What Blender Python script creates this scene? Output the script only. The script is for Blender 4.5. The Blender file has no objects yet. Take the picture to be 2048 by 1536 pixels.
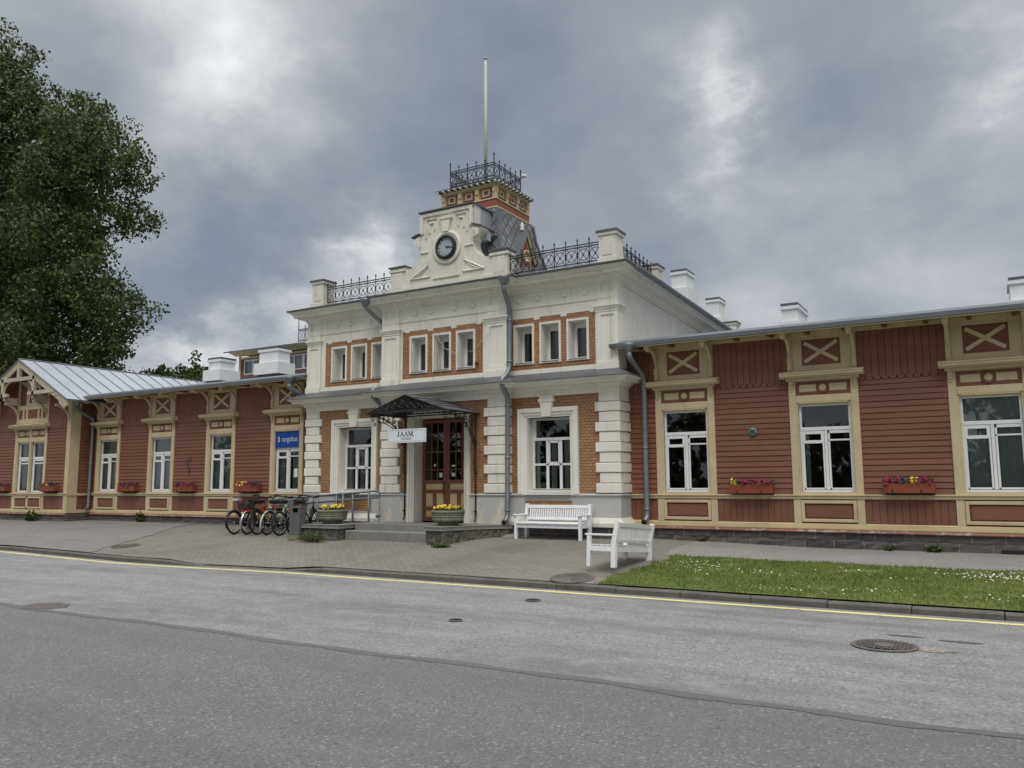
import bpy, math, random
from mathutils import Vector, Matrix
import numpy as np
random.seed(7); rng = np.random.default_rng(7)
SC = bpy.context.scene
COL = SC.collection
R = math.radians; PI = math.pi

# ---------------------------------------------------------------- camera
cam = bpy.data.cameras.new("Camera"); co = bpy.data.objects.new("Camera", cam); COL.objects.link(co)
cam.sensor_width = 36; cam.lens = 28.446; cam.clip_end = 2000; cam.clip_start = 0.05
_cy, _sy = math.cos(0.534424), math.sin(0.534424); _p = 0.122255; _r = -0.005477
_rt = Vector((_cy, _sy, 0)); _fw = Vector((-_sy, _cy, 0)); _up = Vector((0, 0, 1))
_f2 = _fw*math.cos(_p) + _up*math.sin(_p); _u2 = _up*math.cos(_p) - _fw*math.sin(_p)
_r3 = _rt*math.cos(_r) + _u2*math.sin(_r); _u3 = _u2*math.cos(_r) - _rt*math.sin(_r)
m = Matrix((_r3, _u3, -_f2)).transposed().to_4x4(); m.translation = (0, -16.5, 1.65)
co.matrix_world = m; SC.camera = co

# ---------------------------------------------------------------- light and sky
SUN_EL, SUN_AZ = R(58), R(150)          # azimuth measured clockwise from +y: behind and to the right of the camera
SC.view_settings.view_transform = 'Standard'; SC.view_settings.look = 'None'
SC.view_settings.gamma = 1; SC.view_settings.exposure = 0.55
sun = bpy.data.lights.new("Sun", 'SUN'); sun.energy = 1.1; sun.angle = R(35); sun.color = (1, .94, .84)
so = bpy.data.objects.new("Sun", sun); COL.objects.link(so)
_sd = Vector((math.sin(SUN_AZ)*math.cos(SUN_EL), math.cos(SUN_AZ)*math.cos(SUN_EL), math.sin(SUN_EL)))
so.rotation_euler = _sd.to_track_quat('Z', 'Y').to_euler(); so.location = (0, -30, 40)

W = bpy.data.worlds.new("World"); SC.world = W; W.use_nodes = True
def world_nodes():
    nt = W.node_tree; nt.nodes.clear(); N = nt.nodes.new; L = nt.links.new
    def math_(op, a, b=None, c=None):
        n = N('ShaderNodeMath'); n.operation = op
        for i, v in enumerate((a, b, c)):
            if v is None: continue
            if isinstance(v, (int, float)): n.inputs[i].default_value = v
            else: L(v, n.inputs[i])
        return n.outputs[0]
    tc = N('ShaderNodeTexCoord'); nrm = N('ShaderNodeVectorMath'); nrm.operation = 'NORMALIZE'; L(tc.outputs['Generated'], nrm.inputs[0])
    d = nrm.outputs[0]
    sx = N('ShaderNodeSeparateXYZ'); L(d, sx.inputs[0])
    zz = math_('MAXIMUM', sx.outputs[2], 0.0)
    den = math_('ADD', zz, 0.42)
    cx = math_('DIVIDE', sx.outputs[0], den); cyy = math_('DIVIDE', sx.outputs[1], den)
    cv = N('ShaderNodeCombineXYZ'); L(cx, cv.inputs[0]); L(cyy, cv.inputs[1]); cv.inputs[2].default_value = 3.1
    def noise(vec, scale, detail, rough=.55, dist=0.0, off=(0, 0, 0)):
        mp = N('ShaderNodeMapping'); mp.inputs['Location'].default_value = off; L(vec, mp.inputs[0])
        n = N('ShaderNodeTexNoise'); n.inputs['Scale'].default_value = scale; n.inputs['Detail'].default_value = detail
        n.inputs['Roughness'].default_value = rough; n.inputs['Distortion'].default_value = dist
        L(mp.outputs[0], n.inputs['Vector']); return n
    n1 = noise(cv.outputs[0], 1.7, 7, .5, .25, (2.3, .4, 0)).outputs[0]
    n2 = noise(cv.outputs[0], 4.6, 7, .52, .2, (0, 5, 0)).outputs[0]
    # domain-warped direction so the breaks in the cloud have ragged edges
    wn = noise(cv.outputs[0], 5.0, 8, .62, 0, (9, 0, 0))
    wv = N('ShaderNodeVectorMath'); wv.operation = 'SUBTRACT'; L(wn.outputs['Color'], wv.inputs[0]); wv.inputs[1].default_value = (.5, .5, .5)
    ws = N('ShaderNodeVectorMath'); ws.operation = 'SCALE'; L(wv.outputs[0], ws.inputs[0]); ws.inputs['Scale'].default_value = .24
    wd = N('ShaderNodeVectorMath'); wd.operation = 'ADD'; L(d, wd.inputs[0]); L(ws.outputs[0], wd.inputs[1])
    def spot(v, width, amp, zs=1.0):
        s = N('ShaderNodeVectorMath'); s.operation = 'SUBTRACT'; L(wd.outputs[0], s.inputs[0]); s.inputs[1].default_value = v
        m2 = N('ShaderNodeVectorMath'); m2.operation = 'MULTIPLY'; L(s.outputs[0], m2.inputs[0]); m2.inputs[1].default_value = (1, 1, zs)
        ln = N('ShaderNodeVectorMath'); ln.operation = 'LENGTH'; L(m2.outputs[0], ln.inputs[0])
        e = math_('MULTIPLY', math_('POWER', math_('DIVIDE', ln.outputs['Value'], width), 2.0), -1.0)
        return math_('MULTIPLY', math_('EXPONENT', e), amp)
    tot = None
    for v, w, a, zs in CLOUD_BREAKS:
        s = spot(v, w, a, zs); tot = s if tot is None else math_('ADD', tot, s)
    base = math_('ADD', math_('MULTIPLY', math_('SUBTRACT', n1, .5), .8), math_('MULTIPLY', math_('SUBTRACT', n2, .5), .56))
    t = math_('ADD', math_('ADD', base, .525), tot)
    cr = N('ShaderNodeValToRGB'); L(t, cr.inputs[0]); els = cr.color_ramp.elements
    pts = [(0, (.155, .19, .255)), (.25, (.21, .245, .305)), (.5, (.31, .335, .375)), (.72, (.445, .468, .50)), (.9, (.68, .70, .73)), (1, (.95, .96, .97))]
    els[0].position = 0; els[0].color = (*pts[0][1], 1); els[1].position = 1; els[1].color = (*pts[-1][1], 1)
    for p, c in pts[1:-1]:
        e = els.new(p); e.color = (*c, 1)
    # overcast sky: clearly brighter towards the zenith
    zr = N('ShaderNodeMapRange'); L(sx.outputs[2], zr.inputs[0]); zr.inputs[1].default_value = .54; zr.inputs[2].default_value = .95
    zr.inputs[3].default_value = 1.0; zr.inputs[4].default_value = 4.6
    mul = N('ShaderNodeVectorMath'); mul.operation = 'SCALE'; L(cr.outputs[0], mul.inputs[0]); L(zr.outputs[0], mul.inputs['Scale'])
    wm = N('ShaderNodeMapRange'); L(sx.outputs[2], wm.inputs[0]); wm.inputs[1].default_value = .5; wm.inputs[2].default_value = .8
    tint = N('ShaderNodeMix'); tint.data_type = 'RGBA'; L(wm.outputs[0], tint.inputs[0]); tint.inputs[6].default_value = (1, .995, .985, 1); tint.inputs[7].default_value = (1.05, 1.0, .925, 1)
    mt = N('ShaderNodeVectorMath'); mt.operation = 'MULTIPLY'; L(mul.outputs[0], mt.inputs[0]); L(tint.outputs[2], mt.inputs[1])
    sky = N('ShaderNodeTexSky'); sky.sky_type = 'NISHITA'; sky.sun_disc = False; sky.sun_elevation = SUN_EL; sky.sun_rotation = SUN_AZ
    bg = N('ShaderNodeBackground'); bg.inputs[1].default_value = SKY_STRENGTH; L(mt.outputs[0], bg.inputs[0])
    bs = N('ShaderNodeBackground'); bs.inputs[1].default_value = .05; L(sky.outputs[0], bs.inputs[0])
    mx = N('ShaderNodeMixShader'); mx.inputs[0].default_value = .06; L(bg.outputs[0], mx.inputs[1]); L(bs.outputs[0], mx.inputs[2])
    out = N('ShaderNodeOutputWorld'); L(mx.outputs[0], out.inputs[0])
SKY_STRENGTH = .80
CLOUD_BREAKS = [((-.251, .887, .385), .042, .25, .8), ((-.255, .887, .38), .12, .17, 1), ((-.233, .858, .46), .035, .20, .3), ((-.623, .731, .28), .05, .36, 1), ((-.655, .715, .244), .05, .22, 1),
    ((-.674, .541, .503), .12, .16, 1), ((-.727, .542, .422), .11, .22, 1), ((.027, .913, .406), .055, .30, 1), ((-.779, .61, .143), .07, .42, 1.6),
    ((-.708, .679, .194), .055, .30, 1.4), ((-.126, .966, .225), .13, .14, 2), ((-.741, .608, .285), .085, -.26, 1), ((-.792, .578, .197), .06, -.2, 1),
    ((-.337, .896, .285), .10, -.20, 1.4), ((-.599, .709, .373), .08, -.12, 1), ((-.115, .889, .438), .10, -.2, 1), ((-.40, .77, .50), .15, -.17, 1), ((-.52, .74, .43), .12, -.12, 1)]
world_nodes()

# ---------------------------------------------------------------- materials
def nodes(name):
    m = bpy.data.materials.new(name); m.use_nodes = True
    nt = m.node_tree; b = nt.nodes['Principled BSDF']; return m, nt, b
def objvec(nt, scale=(1, 1, 1), swap=False):
    tc = nt.nodes.new('ShaderNodeTexCoord'); mp = nt.nodes.new('ShaderNodeMapping'); mp.inputs['Scale'].default_value = scale
    nt.links.new(tc.outputs['Object'], mp.inputs[0])
    if not swap: return mp.outputs[0]
    s = nt.nodes.new('ShaderNodeSeparateXYZ'); nt.links.new(mp.outputs[0], s.inputs[0])
    a = nt.nodes.new('ShaderNodeMath'); a.operation = 'ADD'; nt.links.new(s.outputs[0], a.inputs[0]); nt.links.new(s.outputs[1], a.inputs[1])
    c = nt.nodes.new('ShaderNodeCombineXYZ'); nt.links.new(a.outputs[0], c.inputs[0]); nt.links.new(s.outputs[2], c.inputs[1]); return c.outputs[0]
def noise(nt, vec, scale, detail=4, rough=.55):
    n = nt.nodes.new('ShaderNodeTexNoise'); n.inputs['Scale'].default_value = scale; n.inputs['Detail'].default_value = detail
    n.inputs['Roughness'].default_value = rough; nt.links.new(vec, n.inputs['Vector']); return n.outputs[0]
def ramp(nt, fac, pts):
    r = nt.nodes.new('ShaderNodeValToRGB'); nt.links.new(fac, r.inputs[0]); e = r.color_ramp.elements
    e[0].position, e[0].color = pts[0][0], (*pts[0][1], 1); e[1].position, e[1].color = pts[-1][0], (*pts[-1][1], 1)
    for p, c in pts[1:-1]:
        k = e.new(p); k.color = (*c, 1)
    return r.outputs[0]
def mix(nt, fac, a, b):
    x = nt.nodes.new('ShaderNodeMix'); x.data_type = 'RGBA'
    if isinstance(fac, float): x.inputs[0].default_value = fac
    else: nt.links.new(fac, x.inputs[0])
    for i, v in ((6, a), (7, b)):
        if isinstance(v, tuple): x.inputs[i].default_value = (*v, 1)
        else: nt.links.new(v, x.inputs[i])
    return x.outputs[2]
def bump(nt, b, h, dist=.01, strength=.5):
    n = nt.nodes.new('ShaderNodeBump'); n.inputs['Distance'].default_value = dist; n.inputs['Strength'].default_value = strength
    nt.links.new(h, n.inputs['Height']); nt.links.new(n.outputs[0], b.inputs['Normal'])
def sc(c, k): return tuple(min(1, x*k) for x in c)
def pm(name, col, rough=.6, var=.12, scale=2.5, bm=.25, bs=60, metal=0, dirt=None, dirt_lo=.58, dirt_hi=.72, stretch=(1, 1, 1), spec=.4, fine=0.0, island=0.0, streak=(2.2, 2.2, .7)):
    m, nt, b = nodes(name); v = objvec(nt, stretch)
    n = noise(nt, v, scale, 6)
    c = ramp(nt, n, [(.28, sc(col, 1-var)), (.5, col), (.72, sc(col, 1+var))])
    if fine:
        nf = noise(nt, objvec(nt), 45, 4, .7); c = mix(nt, nf_ramp(nt, nf), c, sc(col, 1-fine))
    if dirt:
        nd = noise(nt, objvec(nt, streak), 2.6, 9, .66)
        c = mix(nt, ramp(nt, nd, [(dirt_lo, (0, 0, 0)), (dirt_hi, (1, 1, 1))]), c, dirt)
    if island:
        g = nt.nodes.new('ShaderNodeNewGeometry'); hs = nt.nodes.new('ShaderNodeHueSaturation'); mr = nt.nodes.new('ShaderNodeMapRange'); nt.links.new(g.outputs['Random Per Island'], mr.inputs[0]); mr.inputs[3].default_value = 1-island; mr.inputs[4].default_value = 1+island
        nt.links.new(c, hs.inputs['Color']); nt.links.new(mr.outputs[0], hs.inputs['Value']); c = hs.outputs[0]
    nt.links.new(c, b.inputs['Base Color'])
    b.inputs['Roughness'].default_value = rough; b.inputs['Metallic'].default_value = metal; b.inputs['Specular IOR Level'].default_value = spec
    if bm: bump(nt, b, noise(nt, objvec(nt), bs, 5, .6), .006, bm)
    return m
def nf_ramp(nt, nf): return ramp(nt, nf, [(.5, (0, 0, 0)), (.68, (1, 1, 1))])

M = {}
M['cream'] = pm('cream_stucco', (.78, .755, .68), .75, .06, 1.6, .35, 45, dirt=(.40, .37, .30), dirt_lo=.56, dirt_hi=.84, streak=(3.2, 3.2, .35))
M['cream_dirty'] = pm('weathered_cream_stucco', (.70, .675, .60), .8, .10, 2.5, .45, 35, dirt=(.22, .205, .17), dirt_lo=.56, dirt_hi=.80)
M['grey_paint'] = pm('grey_plinth_paint', (.49, .49, .48), .7, .08, 1.5, .35, 40, dirt=(.30, .31, .31), dirt_lo=.60, dirt_hi=.8)
M['grey_peel'] = pm('peeling_grey_plinth', (.49, .49, .48), .8, .10, 2, .6, 25, dirt=(.63, .59, .48), dirt_lo=.53, dirt_hi=.57)
M['red_wood'] = pm('red_brown_painted_wood', (.196, .080, .052), .62, .14, 2.2, .3, 30, stretch=(.35, 1, 1.6), dirt=(.15, .060, .043), dirt_lo=.56, dirt_hi=.82, island=.085)
M['yellow_wood'] = pm('ochre_painted_wood', (.55, .46, .285), .6, .09, 2.5, .3, 35, dirt=(.36, .30, .19), dirt_lo=.56, dirt_hi=.80, island=.05)
M['yellow_worn'] = pm('worn_ochre_board', (.56, .45, .25), .65, .12, 3, .5, 30, stretch=(.5, 1, 2), dirt=(.26, .23, .19), dirt_lo=.60, dirt_hi=.66)
M['drip_board'] = pm('flaking_drip_board', (.23, .11, .08), .8, .2, 4, .5, 30, stretch=(.5, 1, 2), dirt=(.33, .31, .29), dirt_lo=.52, dirt_hi=.6)
M['white_frame'] = pm('white_window_paint', (.78, .79, .80), .4, .04, 3, .15, 50, dirt=(.60, .60, .58), dirt_lo=.6, dirt_hi=.8)
M['white_bench'] = pm('white_bench_paint', (.80, .81, .83), .38, .04, 4, .2, 40, dirt=(.55, .52, .44), dirt_lo=.58, dirt_hi=.76)
M['slate_metal'] = pm('dark_grey_sheet_metal', (.115, .122, .135), .42, .18, 1.5, .2, 6, metal=.25, dirt=(.16, .16, .165), dirt_lo=.55, dirt_hi=.8)
M['roof_metal'] = pm('grey_roof_sheet', (.155, .17, .19), .42, .12, 1.2, .2, 5, metal=.35, dirt=(.13, .145, .17), dirt_lo=.55, dirt_hi=.8)
M['roof_light'] = pm('pale_galvanised_roof', (.42, .45, .49), .42, .08, 1.2, .15, 4, metal=.3)
M['zinc'] = pm('zinc_downpipe', (.20, .22, .24), .42, .16, 3, .15, 25, metal=.45, dirt=(.22, .24, .26), dirt_lo=.55, dirt_hi=.8)
M['iron'] = pm('black_wrought_iron', (.018, .018, .021), .5, .2, 5, .2, 50)
M['iron_brown'] = pm('dark_brown_cast_iron', (.032, .026, .027), .55, .25, 5, .2, 50)
M['plaster_white'] = pm('whitewashed_chimney', (.74, .75, .76), .8, .05, 2, .4, 25, dirt=(.35, .34, .32), dirt_lo=.60, dirt_hi=.78)
M['door_red'] = pm('red_brown_door_paint', (.22, .075, .052), .45, .15, 3, .2, 40)
M['door_yellow'] = pm('ochre_door_panel', (.64, .51, .26), .5, .10, 4, .2, 40)
M['concrete'] = pm('old_concrete', (.22, .215, .20), .85, .16, 2, .5, 40, dirt=(.15, .15, .14), dirt_lo=.55, dirt_hi=.75, fine=.3)
M['planter'] = pm('mossy_concrete_planter', (.20, .20, .145), .85, .22, 3, .6, 40, dirt=(.11, .12, .075), dirt_lo=.5, dirt_hi=.68, fine=.3)
M['bin_grey'] = pm('grey_bin_plastic', (.115, .115, .118), .45, .06, 3, .1, 60)
M['bin_hole'] = pm('bin_mouth_dark', (.01, .01, .01), .8, .1, 3, 0)
M['rail_grey'] = pm('grey_painted_rail', (.17, .19, .21), .45, .08, 3, .1, 30, metal=.2)
M['box_red'] = pm('stained_flower_box', (.24, .06, .028), .5, .14, 4, .3, 30, stretch=(.4, 1, 2))
M['earth'] = pm('potting_soil', (.03, .022, .016), .95, .3, 8, .6, 30)
M['leaf_dark'] = pm('petunia_leaf', (.035, .075, .025), .6, .3, 30, 0)
M['petal_pink'] = pm('magenta_petal', (.25, .012, .075), .6, .3, 30, 0)
M['petal_purple'] = pm('purple_petal', (.085, .02, .12), .6, .3, 30, 0)
M['petal_yellow'] = pm('yellow_petal', (.72, .52, .045), .6, .2, 30, 0)
M['petal_white'] = pm('daisy_petal', (.80, .80, .78), .6, .05, 30, 0)
M['curtain'] = pm('pale_curtain', (.60, .64, .62), .9, .06, 3, .2, 20)
M['blind'] = pm('sea_green_blind', (.33, .45, .40), .9, .06, 2, .1, 20)
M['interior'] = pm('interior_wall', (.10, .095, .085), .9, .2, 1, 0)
M['rubber'] = pm('black_tyre', (.012, .012, .013), .7, .2, 10, .2, 60)
M['chrome'] = pm('bright_steel', (.55, .56, .57), .3, .06, 5, 0, metal=.9)
M['black_plastic'] = pm('black_plastic', (.015, .015, .017), .5, .2, 10, .1, 60)
M['white_plastic'] = pm('white_saddle_cover', (.72, .73, .74), .45, .05, 10, .1, 30)
M['mint'] = pm('mint_frame_paint', (.36, .50, .40), .3, .05, 5, 0)
M['bike_red'] = pm('dark_red_frame_paint', (.20, .02, .022), .3, .1, 5, 0)
M['bike_grey'] = pm('grey_wire_basket', (.30, .32, .34), .4, .1, 5, 0, metal=.5)
M['bike_black'] = pm('black_frame_paint', (.012, .012, .014), .25, .1, 5, 0)
M['reflector_red'] = pm('red_reflector', (.40, .01, .01), .2, .1, 5, 0)
M['reflector_amber'] = pm('amber_reflector', (.60, .16, .01), .2, .1, 5, 0)
M['blue_sign'] = pm('blue_sign_film', (.004, .06, .33), .35, .05, 2, 0)
M['sign_white'] = pm('white_sign_board', (.70, .74, .80), .4, .03, 2, 0)
M['ink'] = pm('black_lettering', (.015, .015, .018), .5, .1, 3, 0)
M['ink_grey'] = pm('grey_lettering', (.30, .31, .32), .5, .1, 3, 0)
M['dial'] = pm('pale_grey_clock_dial', (.36, .42, .45), .3, .04, 3, 0)
M['red_mark'] = pm('red_logo_film', (.62, .03, .02), .4, .1, 3, 0)
M['bark'] = pm('dark_bark', (.035, .030, .024), .9, .3, 3, .8, 12, stretch=(1, 1, .3))
M['disc'] = pm('grey_metal_disc', (.20, .235, .25), .45, .15, 8, .2, 30, metal=.3)
M['kerb'] = pm('kerb_stone', (.125, .118, .105), .9, .2, 2, .5, 40, dirt=(.07, .068, .06), dirt_lo=.52, dirt_hi=.72, fine=.35)
M['kerb_top'] = M['kerb']
M['paint_yellow'] = pm('worn_yellow_road_paint', (.70, .63, .28), .7, .1, 3, .4, 60, dirt=(.25, .245, .21), dirt_lo=.60, dirt_hi=.64)
M['manhole'] = pm('rusty_cast_iron_cover', (.135, .12, .112), .7, .25, 8, .5, 60)
M['cover_fill'] = pm('gritty_cover_infill', (.36, .35, .34), .9, .2, 8, .4, 60)
M['truss_wood'] = pm('weathered_truss_paint', (.47, .42, .31), .7, .12, 4, .4, 30, dirt=(.27, .24, .185), dirt_lo=.52, dirt_hi=.75)
M['bell_red'] = pm('dull_red_bell', (.22, .03, .025), .5, .1, 3, 0)
M['wire'] = pm('pale_cable', (.55, .54, .50), .6, .05, 3, 0)
M['pole_white'] = pm('white_flagpole_paint', (.50, .51, .47), .5, .05, 2, .1, 20)
M['paper'] = pm('white_paper', (.75, .76, .75), .7, .03, 3, 0)
M['roof_red'] = pm('tower_red_band', (.26, .085, .065), .6, .14, 3, .3, 30, stretch=(.4, .4, 2))
M['stone_flat'] = pm('loose_stone', (.22, .215, .19), .9, .2, 3, .5, 30)

def brick_mat():
    m, nt, b = nodes('ochre_brick'); v = objvec(nt, (1, 1, 1), True)
    t = nt.nodes.new('ShaderNodeTexBrick'); nt.links.new(v, t.inputs['Vector'])
    t.inputs['Scale'].default_value = 1; t.inputs['Brick Width'].default_value = .113; t.inputs['Row Height'].default_value = .0643
    t.inputs['Mortar Size'].default_value = .0052; t.inputs['Mortar Smooth'].default_value = .15; t.inputs['Bias'].default_value = -.1
    t.inputs['Color1'].default_value = (.44, .25, .112, 1); t.inputs['Color2'].default_value = (.32, .172, .078, 1); t.inputs['Mortar'].default_value = (.135, .068, .036, 1)
    n = noise(nt, objvec(nt), 1.4, 6); n2 = noise(nt, objvec(nt), 60, 4, .7)
    c = mix(nt, ramp(nt, n, [(.4, (0, 0, 0)), (.75, (.45, .45, .45))]), t.outputs['Color'], (.17, .085, .042))
    c = mix(nt, ramp(nt, n2, [(.5, (0, 0, 0)), (.75, (.4, .4, .4))]), c, (.16, .075, .035))
    nt.links.new(c, b.inputs['Base Color']); b.inputs['Roughness'].default_value = .7
    inv = nt.nodes.new('ShaderNodeMath'); inv.operation = 'SUBTRACT'; inv.inputs[0].default_value = 1; nt.links.new(t.outputs['Fac'], inv.inputs[1])
    bump(nt, b, inv.outputs[0], .006, .8); return m
M['brick'] = brick_mat()

def stone_mat():
    m, nt, b = nodes('rough_granite_blocks'); v = objvec(nt, (1, 1, 1), True)
    t = nt.nodes.new('ShaderNodeTexBrick'); nt.links.new(v, t.inputs['Vector'])
    t.inputs['Scale'].default_value = 1; t.inputs['Brick Width'].default_value = .52; t.inputs['Row Height'].default_value = .155
    t.inputs['Mortar Size'].default_value = .0095; t.inputs['Bias'].default_value = 0; t.offset = .37
    t.inputs['Color1'].default_value = (.115, .098, .095, 1); t.inputs['Color2'].default_value = (.05, .048, .052, 1); t.inputs['Mortar'].default_value = (.22, .205, .185, 1)
    n2 = noise(nt, objvec(nt), 14, 7, .7)
    c = mix(nt, ramp(nt, n2, [(.45, (0, 0, 0)), (.75, (.6, .6, .6))]), t.outputs['Color'], (.15, .135, .125))
    nt.links.new(c, b.inputs['Base Color']); b.inputs['Roughness'].default_value = .85
    inv = nt.nodes.new('ShaderNodeMath'); inv.operation = 'MULTIPLY_ADD'; nt.links.new(t.outputs['Fac'], inv.inputs[0]); inv.inputs[1].default_value = -1; nt.links.new(n2, inv.inputs[2])
    bump(nt, b, inv.outputs[0], .03, .9); return m
M['stone'] = stone_mat()

def rubble_mat():
    m, nt, b = nodes('rubble_stone_wall'); v = objvec(nt, (1, 1, 1.3))
    t = nt.nodes.new('ShaderNodeTexVoronoi'); t.feature = 'DISTANCE_TO_EDGE'; t.inputs['Scale'].default_value = 4.6; nt.links.new(v, t.inputs['Vector'])
    t2 = nt.nodes.new('ShaderNodeTexVoronoi'); t2.inputs['Scale'].default_value = 4.6; nt.links.new(v, t2.inputs['Vector'])
    n2 = noise(nt, objvec(nt), 10, 7, .7)
    c = ramp(nt, n2, [(.3, (.06, .056, .048)), (.7, (.135, .125, .105))])
    c = mix(nt, ramp(nt, t.outputs[0], [(.0, (1, 1, 1)), (.045, (0, 0, 0))]), c, (.20, .19, .165))
    c = mix(nt, ramp(nt, noise(nt, objvec(nt), 3, 5), [(.52, (0, 0, 0)), (.7, (.7, .7, .7))]), c, (.045, .05, .03))
    nt.links.new(c, b.inputs['Base Color']); b.inputs['Roughness'].default_value = .9
    bump(nt, b, t.outputs[0], .05, .8); return m
M['rubble'] = rubble_mat()

def asphalt_mat(name, lo, hi, specks, sscale, wear, rough=.9):
    m, nt, b = nodes(name); v = objvec(nt)
    big = noise(nt, objvec(nt, (.16, 1.0, 1)), 1.1, 7, .62)
    mid = noise(nt, objvec(nt, (.6, 1, 1)), 2.6, 7, .7)
    fine = noise(nt, v, sscale, 5, .8)
    vo = nt.nodes.new('ShaderNodeTexVoronoi'); vo.inputs['Scale'].default_value = sscale*1.1; nt.links.new(v, vo.inputs['Vector'])
    c = ramp(nt, fine, [(.40, lo), (.5, tuple((a+b_)/2 for a, b_ in zip(lo, hi))), (.60, hi)])
    sep = nt.nodes.new('ShaderNodeSeparateColor'); nt.links.new(vo.outputs['Color'], sep.inputs[0])
    c = mix(nt, ramp(nt, sep.outputs[0], [(.86, (0, 0, 0)), (.97, (.6, .6, .6))]), c, specks)
    c = mix(nt, ramp(nt, sep.outputs[1], [(.82, (0, 0, 0)), (.98, (.6, .6, .6))]), c, sc(lo, .45))
    c = mix(nt, ramp(nt, big, [(.42, (0, 0, 0)), (.66, (wear, wear, wear))]), c, sc(lo, 1.0))
    c = mix(nt, ramp(nt, mid, [(.48, (0, 0, 0)), (.72, (wear*.7,)*3)]), c, sc(hi, 1.05))
    nt.links.new(c, b.inputs['Base Color']); b.inputs['Roughness'].default_value = rough
    bump(nt, b, fine, .012, .9); return m
M['asphalt_old'] = asphalt_mat('old_pale_asphalt', (.14, .142, .143), (.325, .327, .328), (.50, .50, .50), 38, .8)
M['asphalt_new'] = asphalt_mat('newer_dark_asphalt', (.11, .111, .112), (.195, .196, .197), (.36, .36, .36), 50, .35)
M['asphalt_joint'] = asphalt_mat('bitumen_joint', (.125, .127, .129), (.15, .152, .154), (.16, .16, .16), 80, .2)
M['asphalt_patch'] = asphalt_mat('asphalt_patch_mix', (.085, .075, .07), (.15, .135, .13), (.2, .19, .18), 60, .3)
M['asphalt_broken'] = asphalt_mat('broken_asphalt_grit', (.15, .13, .11), (.38, .34, .30), (.6, .58, .55), 40, .3)
M['path_concrete'] = asphalt_mat('old_concrete_path', (.20, .195, .185), (.30, .29, .275), (.34, .33, .32), 40, .8)

def paver_mat():
    m, nt, b = nodes('grey_paver_blocks'); v = objvec(nt)
    t = nt.nodes.new('ShaderNodeTexBrick'); nt.links.new(v, t.inputs['Vector'])
    t.inputs['Scale'].default_value = 1; t.inputs['Brick Width'].default_value = .19; t.inputs['Row Height'].default_value = .095
    t.inputs['Mortar Size'].default_value = .006; t.inputs['Mortar Smooth'].default_value = .3; t.inputs['Bias'].default_value = 0
    t.inputs['Color1'].default_value = (.222, .206, .182, 1); t.inputs['Color2'].default_value = (.178, .166, .147, 1); t.inputs['Mortar'].default_value = (.065, .06, .053, 1)
    n = noise(nt, objvec(nt, (.5, 1, 1)), .8, 6, .6); n2 = noise(nt, v, 40, 4, .7)
    c = mix(nt, ramp(nt, n, [(.38, (0, 0, 0)), (.68, (.35, .35, .35))]), t.outputs['Color'], (.28, .26, .235))
    c = mix(nt, ramp(nt, noise(nt, objvec(nt, (1, .6, 1)), .55, 5), [(.55, (0, 0, 0)), (.75, (.6,)*3)]), c, (.10, .092, .08))
    c = mix(nt, ramp(nt, n2, [(.5, (0, 0, 0)), (.75, (.4, .4, .4))]), c, (.11, .10, .09))
    nt.links.new(c, b.inputs['Base Color']); b.inputs['Roughness'].default_value = .85
    inv = nt.nodes.new('ShaderNodeMath'); inv.operation = 'SUBTRACT'; inv.inputs[0].default_value = 1; nt.links.new(t.outputs['Fac'], inv.inputs[1])
    bump(nt, b, inv.outputs[0], .01, .8); return m
M['paver'] = paver_mat()
M['forecourt_old'] = asphalt_mat('worn_forecourt_asphalt', (.15, .145, .135), (.25, .24, .225), (.28, .27, .255), 40, .8)

def slate_mat():
    m, nt, b = nodes('diamond_slate_cladding')
    tc = nt.nodes.new('ShaderNodeUVMap'); mp = nt.nodes.new('ShaderNodeMapping'); mp.inputs['Rotation'].default_value = (0, 0, R(45)); mp.inputs['Scale'].default_value = (5, 5, 5)
    nt.links.new(tc.outputs[0], mp.inputs[0])
    t = nt.nodes.new('ShaderNodeTexBrick'); t.offset = 0; nt.links.new(mp.outputs[0], t.inputs['Vector']); t.inputs['Scale'].default_value = 1
    t.inputs['Brick Width'].default_value = 1; t.inputs['Row Height'].default_value = 1; t.inputs['Mortar Size'].default_value = .06; t.inputs['Bias'].default_value = -.2
    t.inputs['Color1'].default_value = (.23, .24, .25, 1); t.inputs['Color2'].default_value = (.115, .12, .13, 1); t.inputs['Mortar'].default_value = (.03, .03, .033, 1)
    n = noise(nt, objvec(nt), 3.5, 5)
    c = mix(nt, ramp(nt, n, [(.56, (0, 0, 0)), (.66, (.7, .7, .7))]), t.outputs['Color'], (.20, .115, .075))
    nt.links.new(c, b.inputs['Base Color']); b.inputs['Roughness'].default_value = .5
    inv = nt.nodes.new('ShaderNodeMath'); inv.operation = 'SUBTRACT'; inv.inputs[0].default_value = 1; nt.links.new(t.outputs['Fac'], inv.inputs[1])
    bump(nt, b, inv.outputs[0], .015, .8); return m
M['slate'] = slate_mat()

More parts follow.
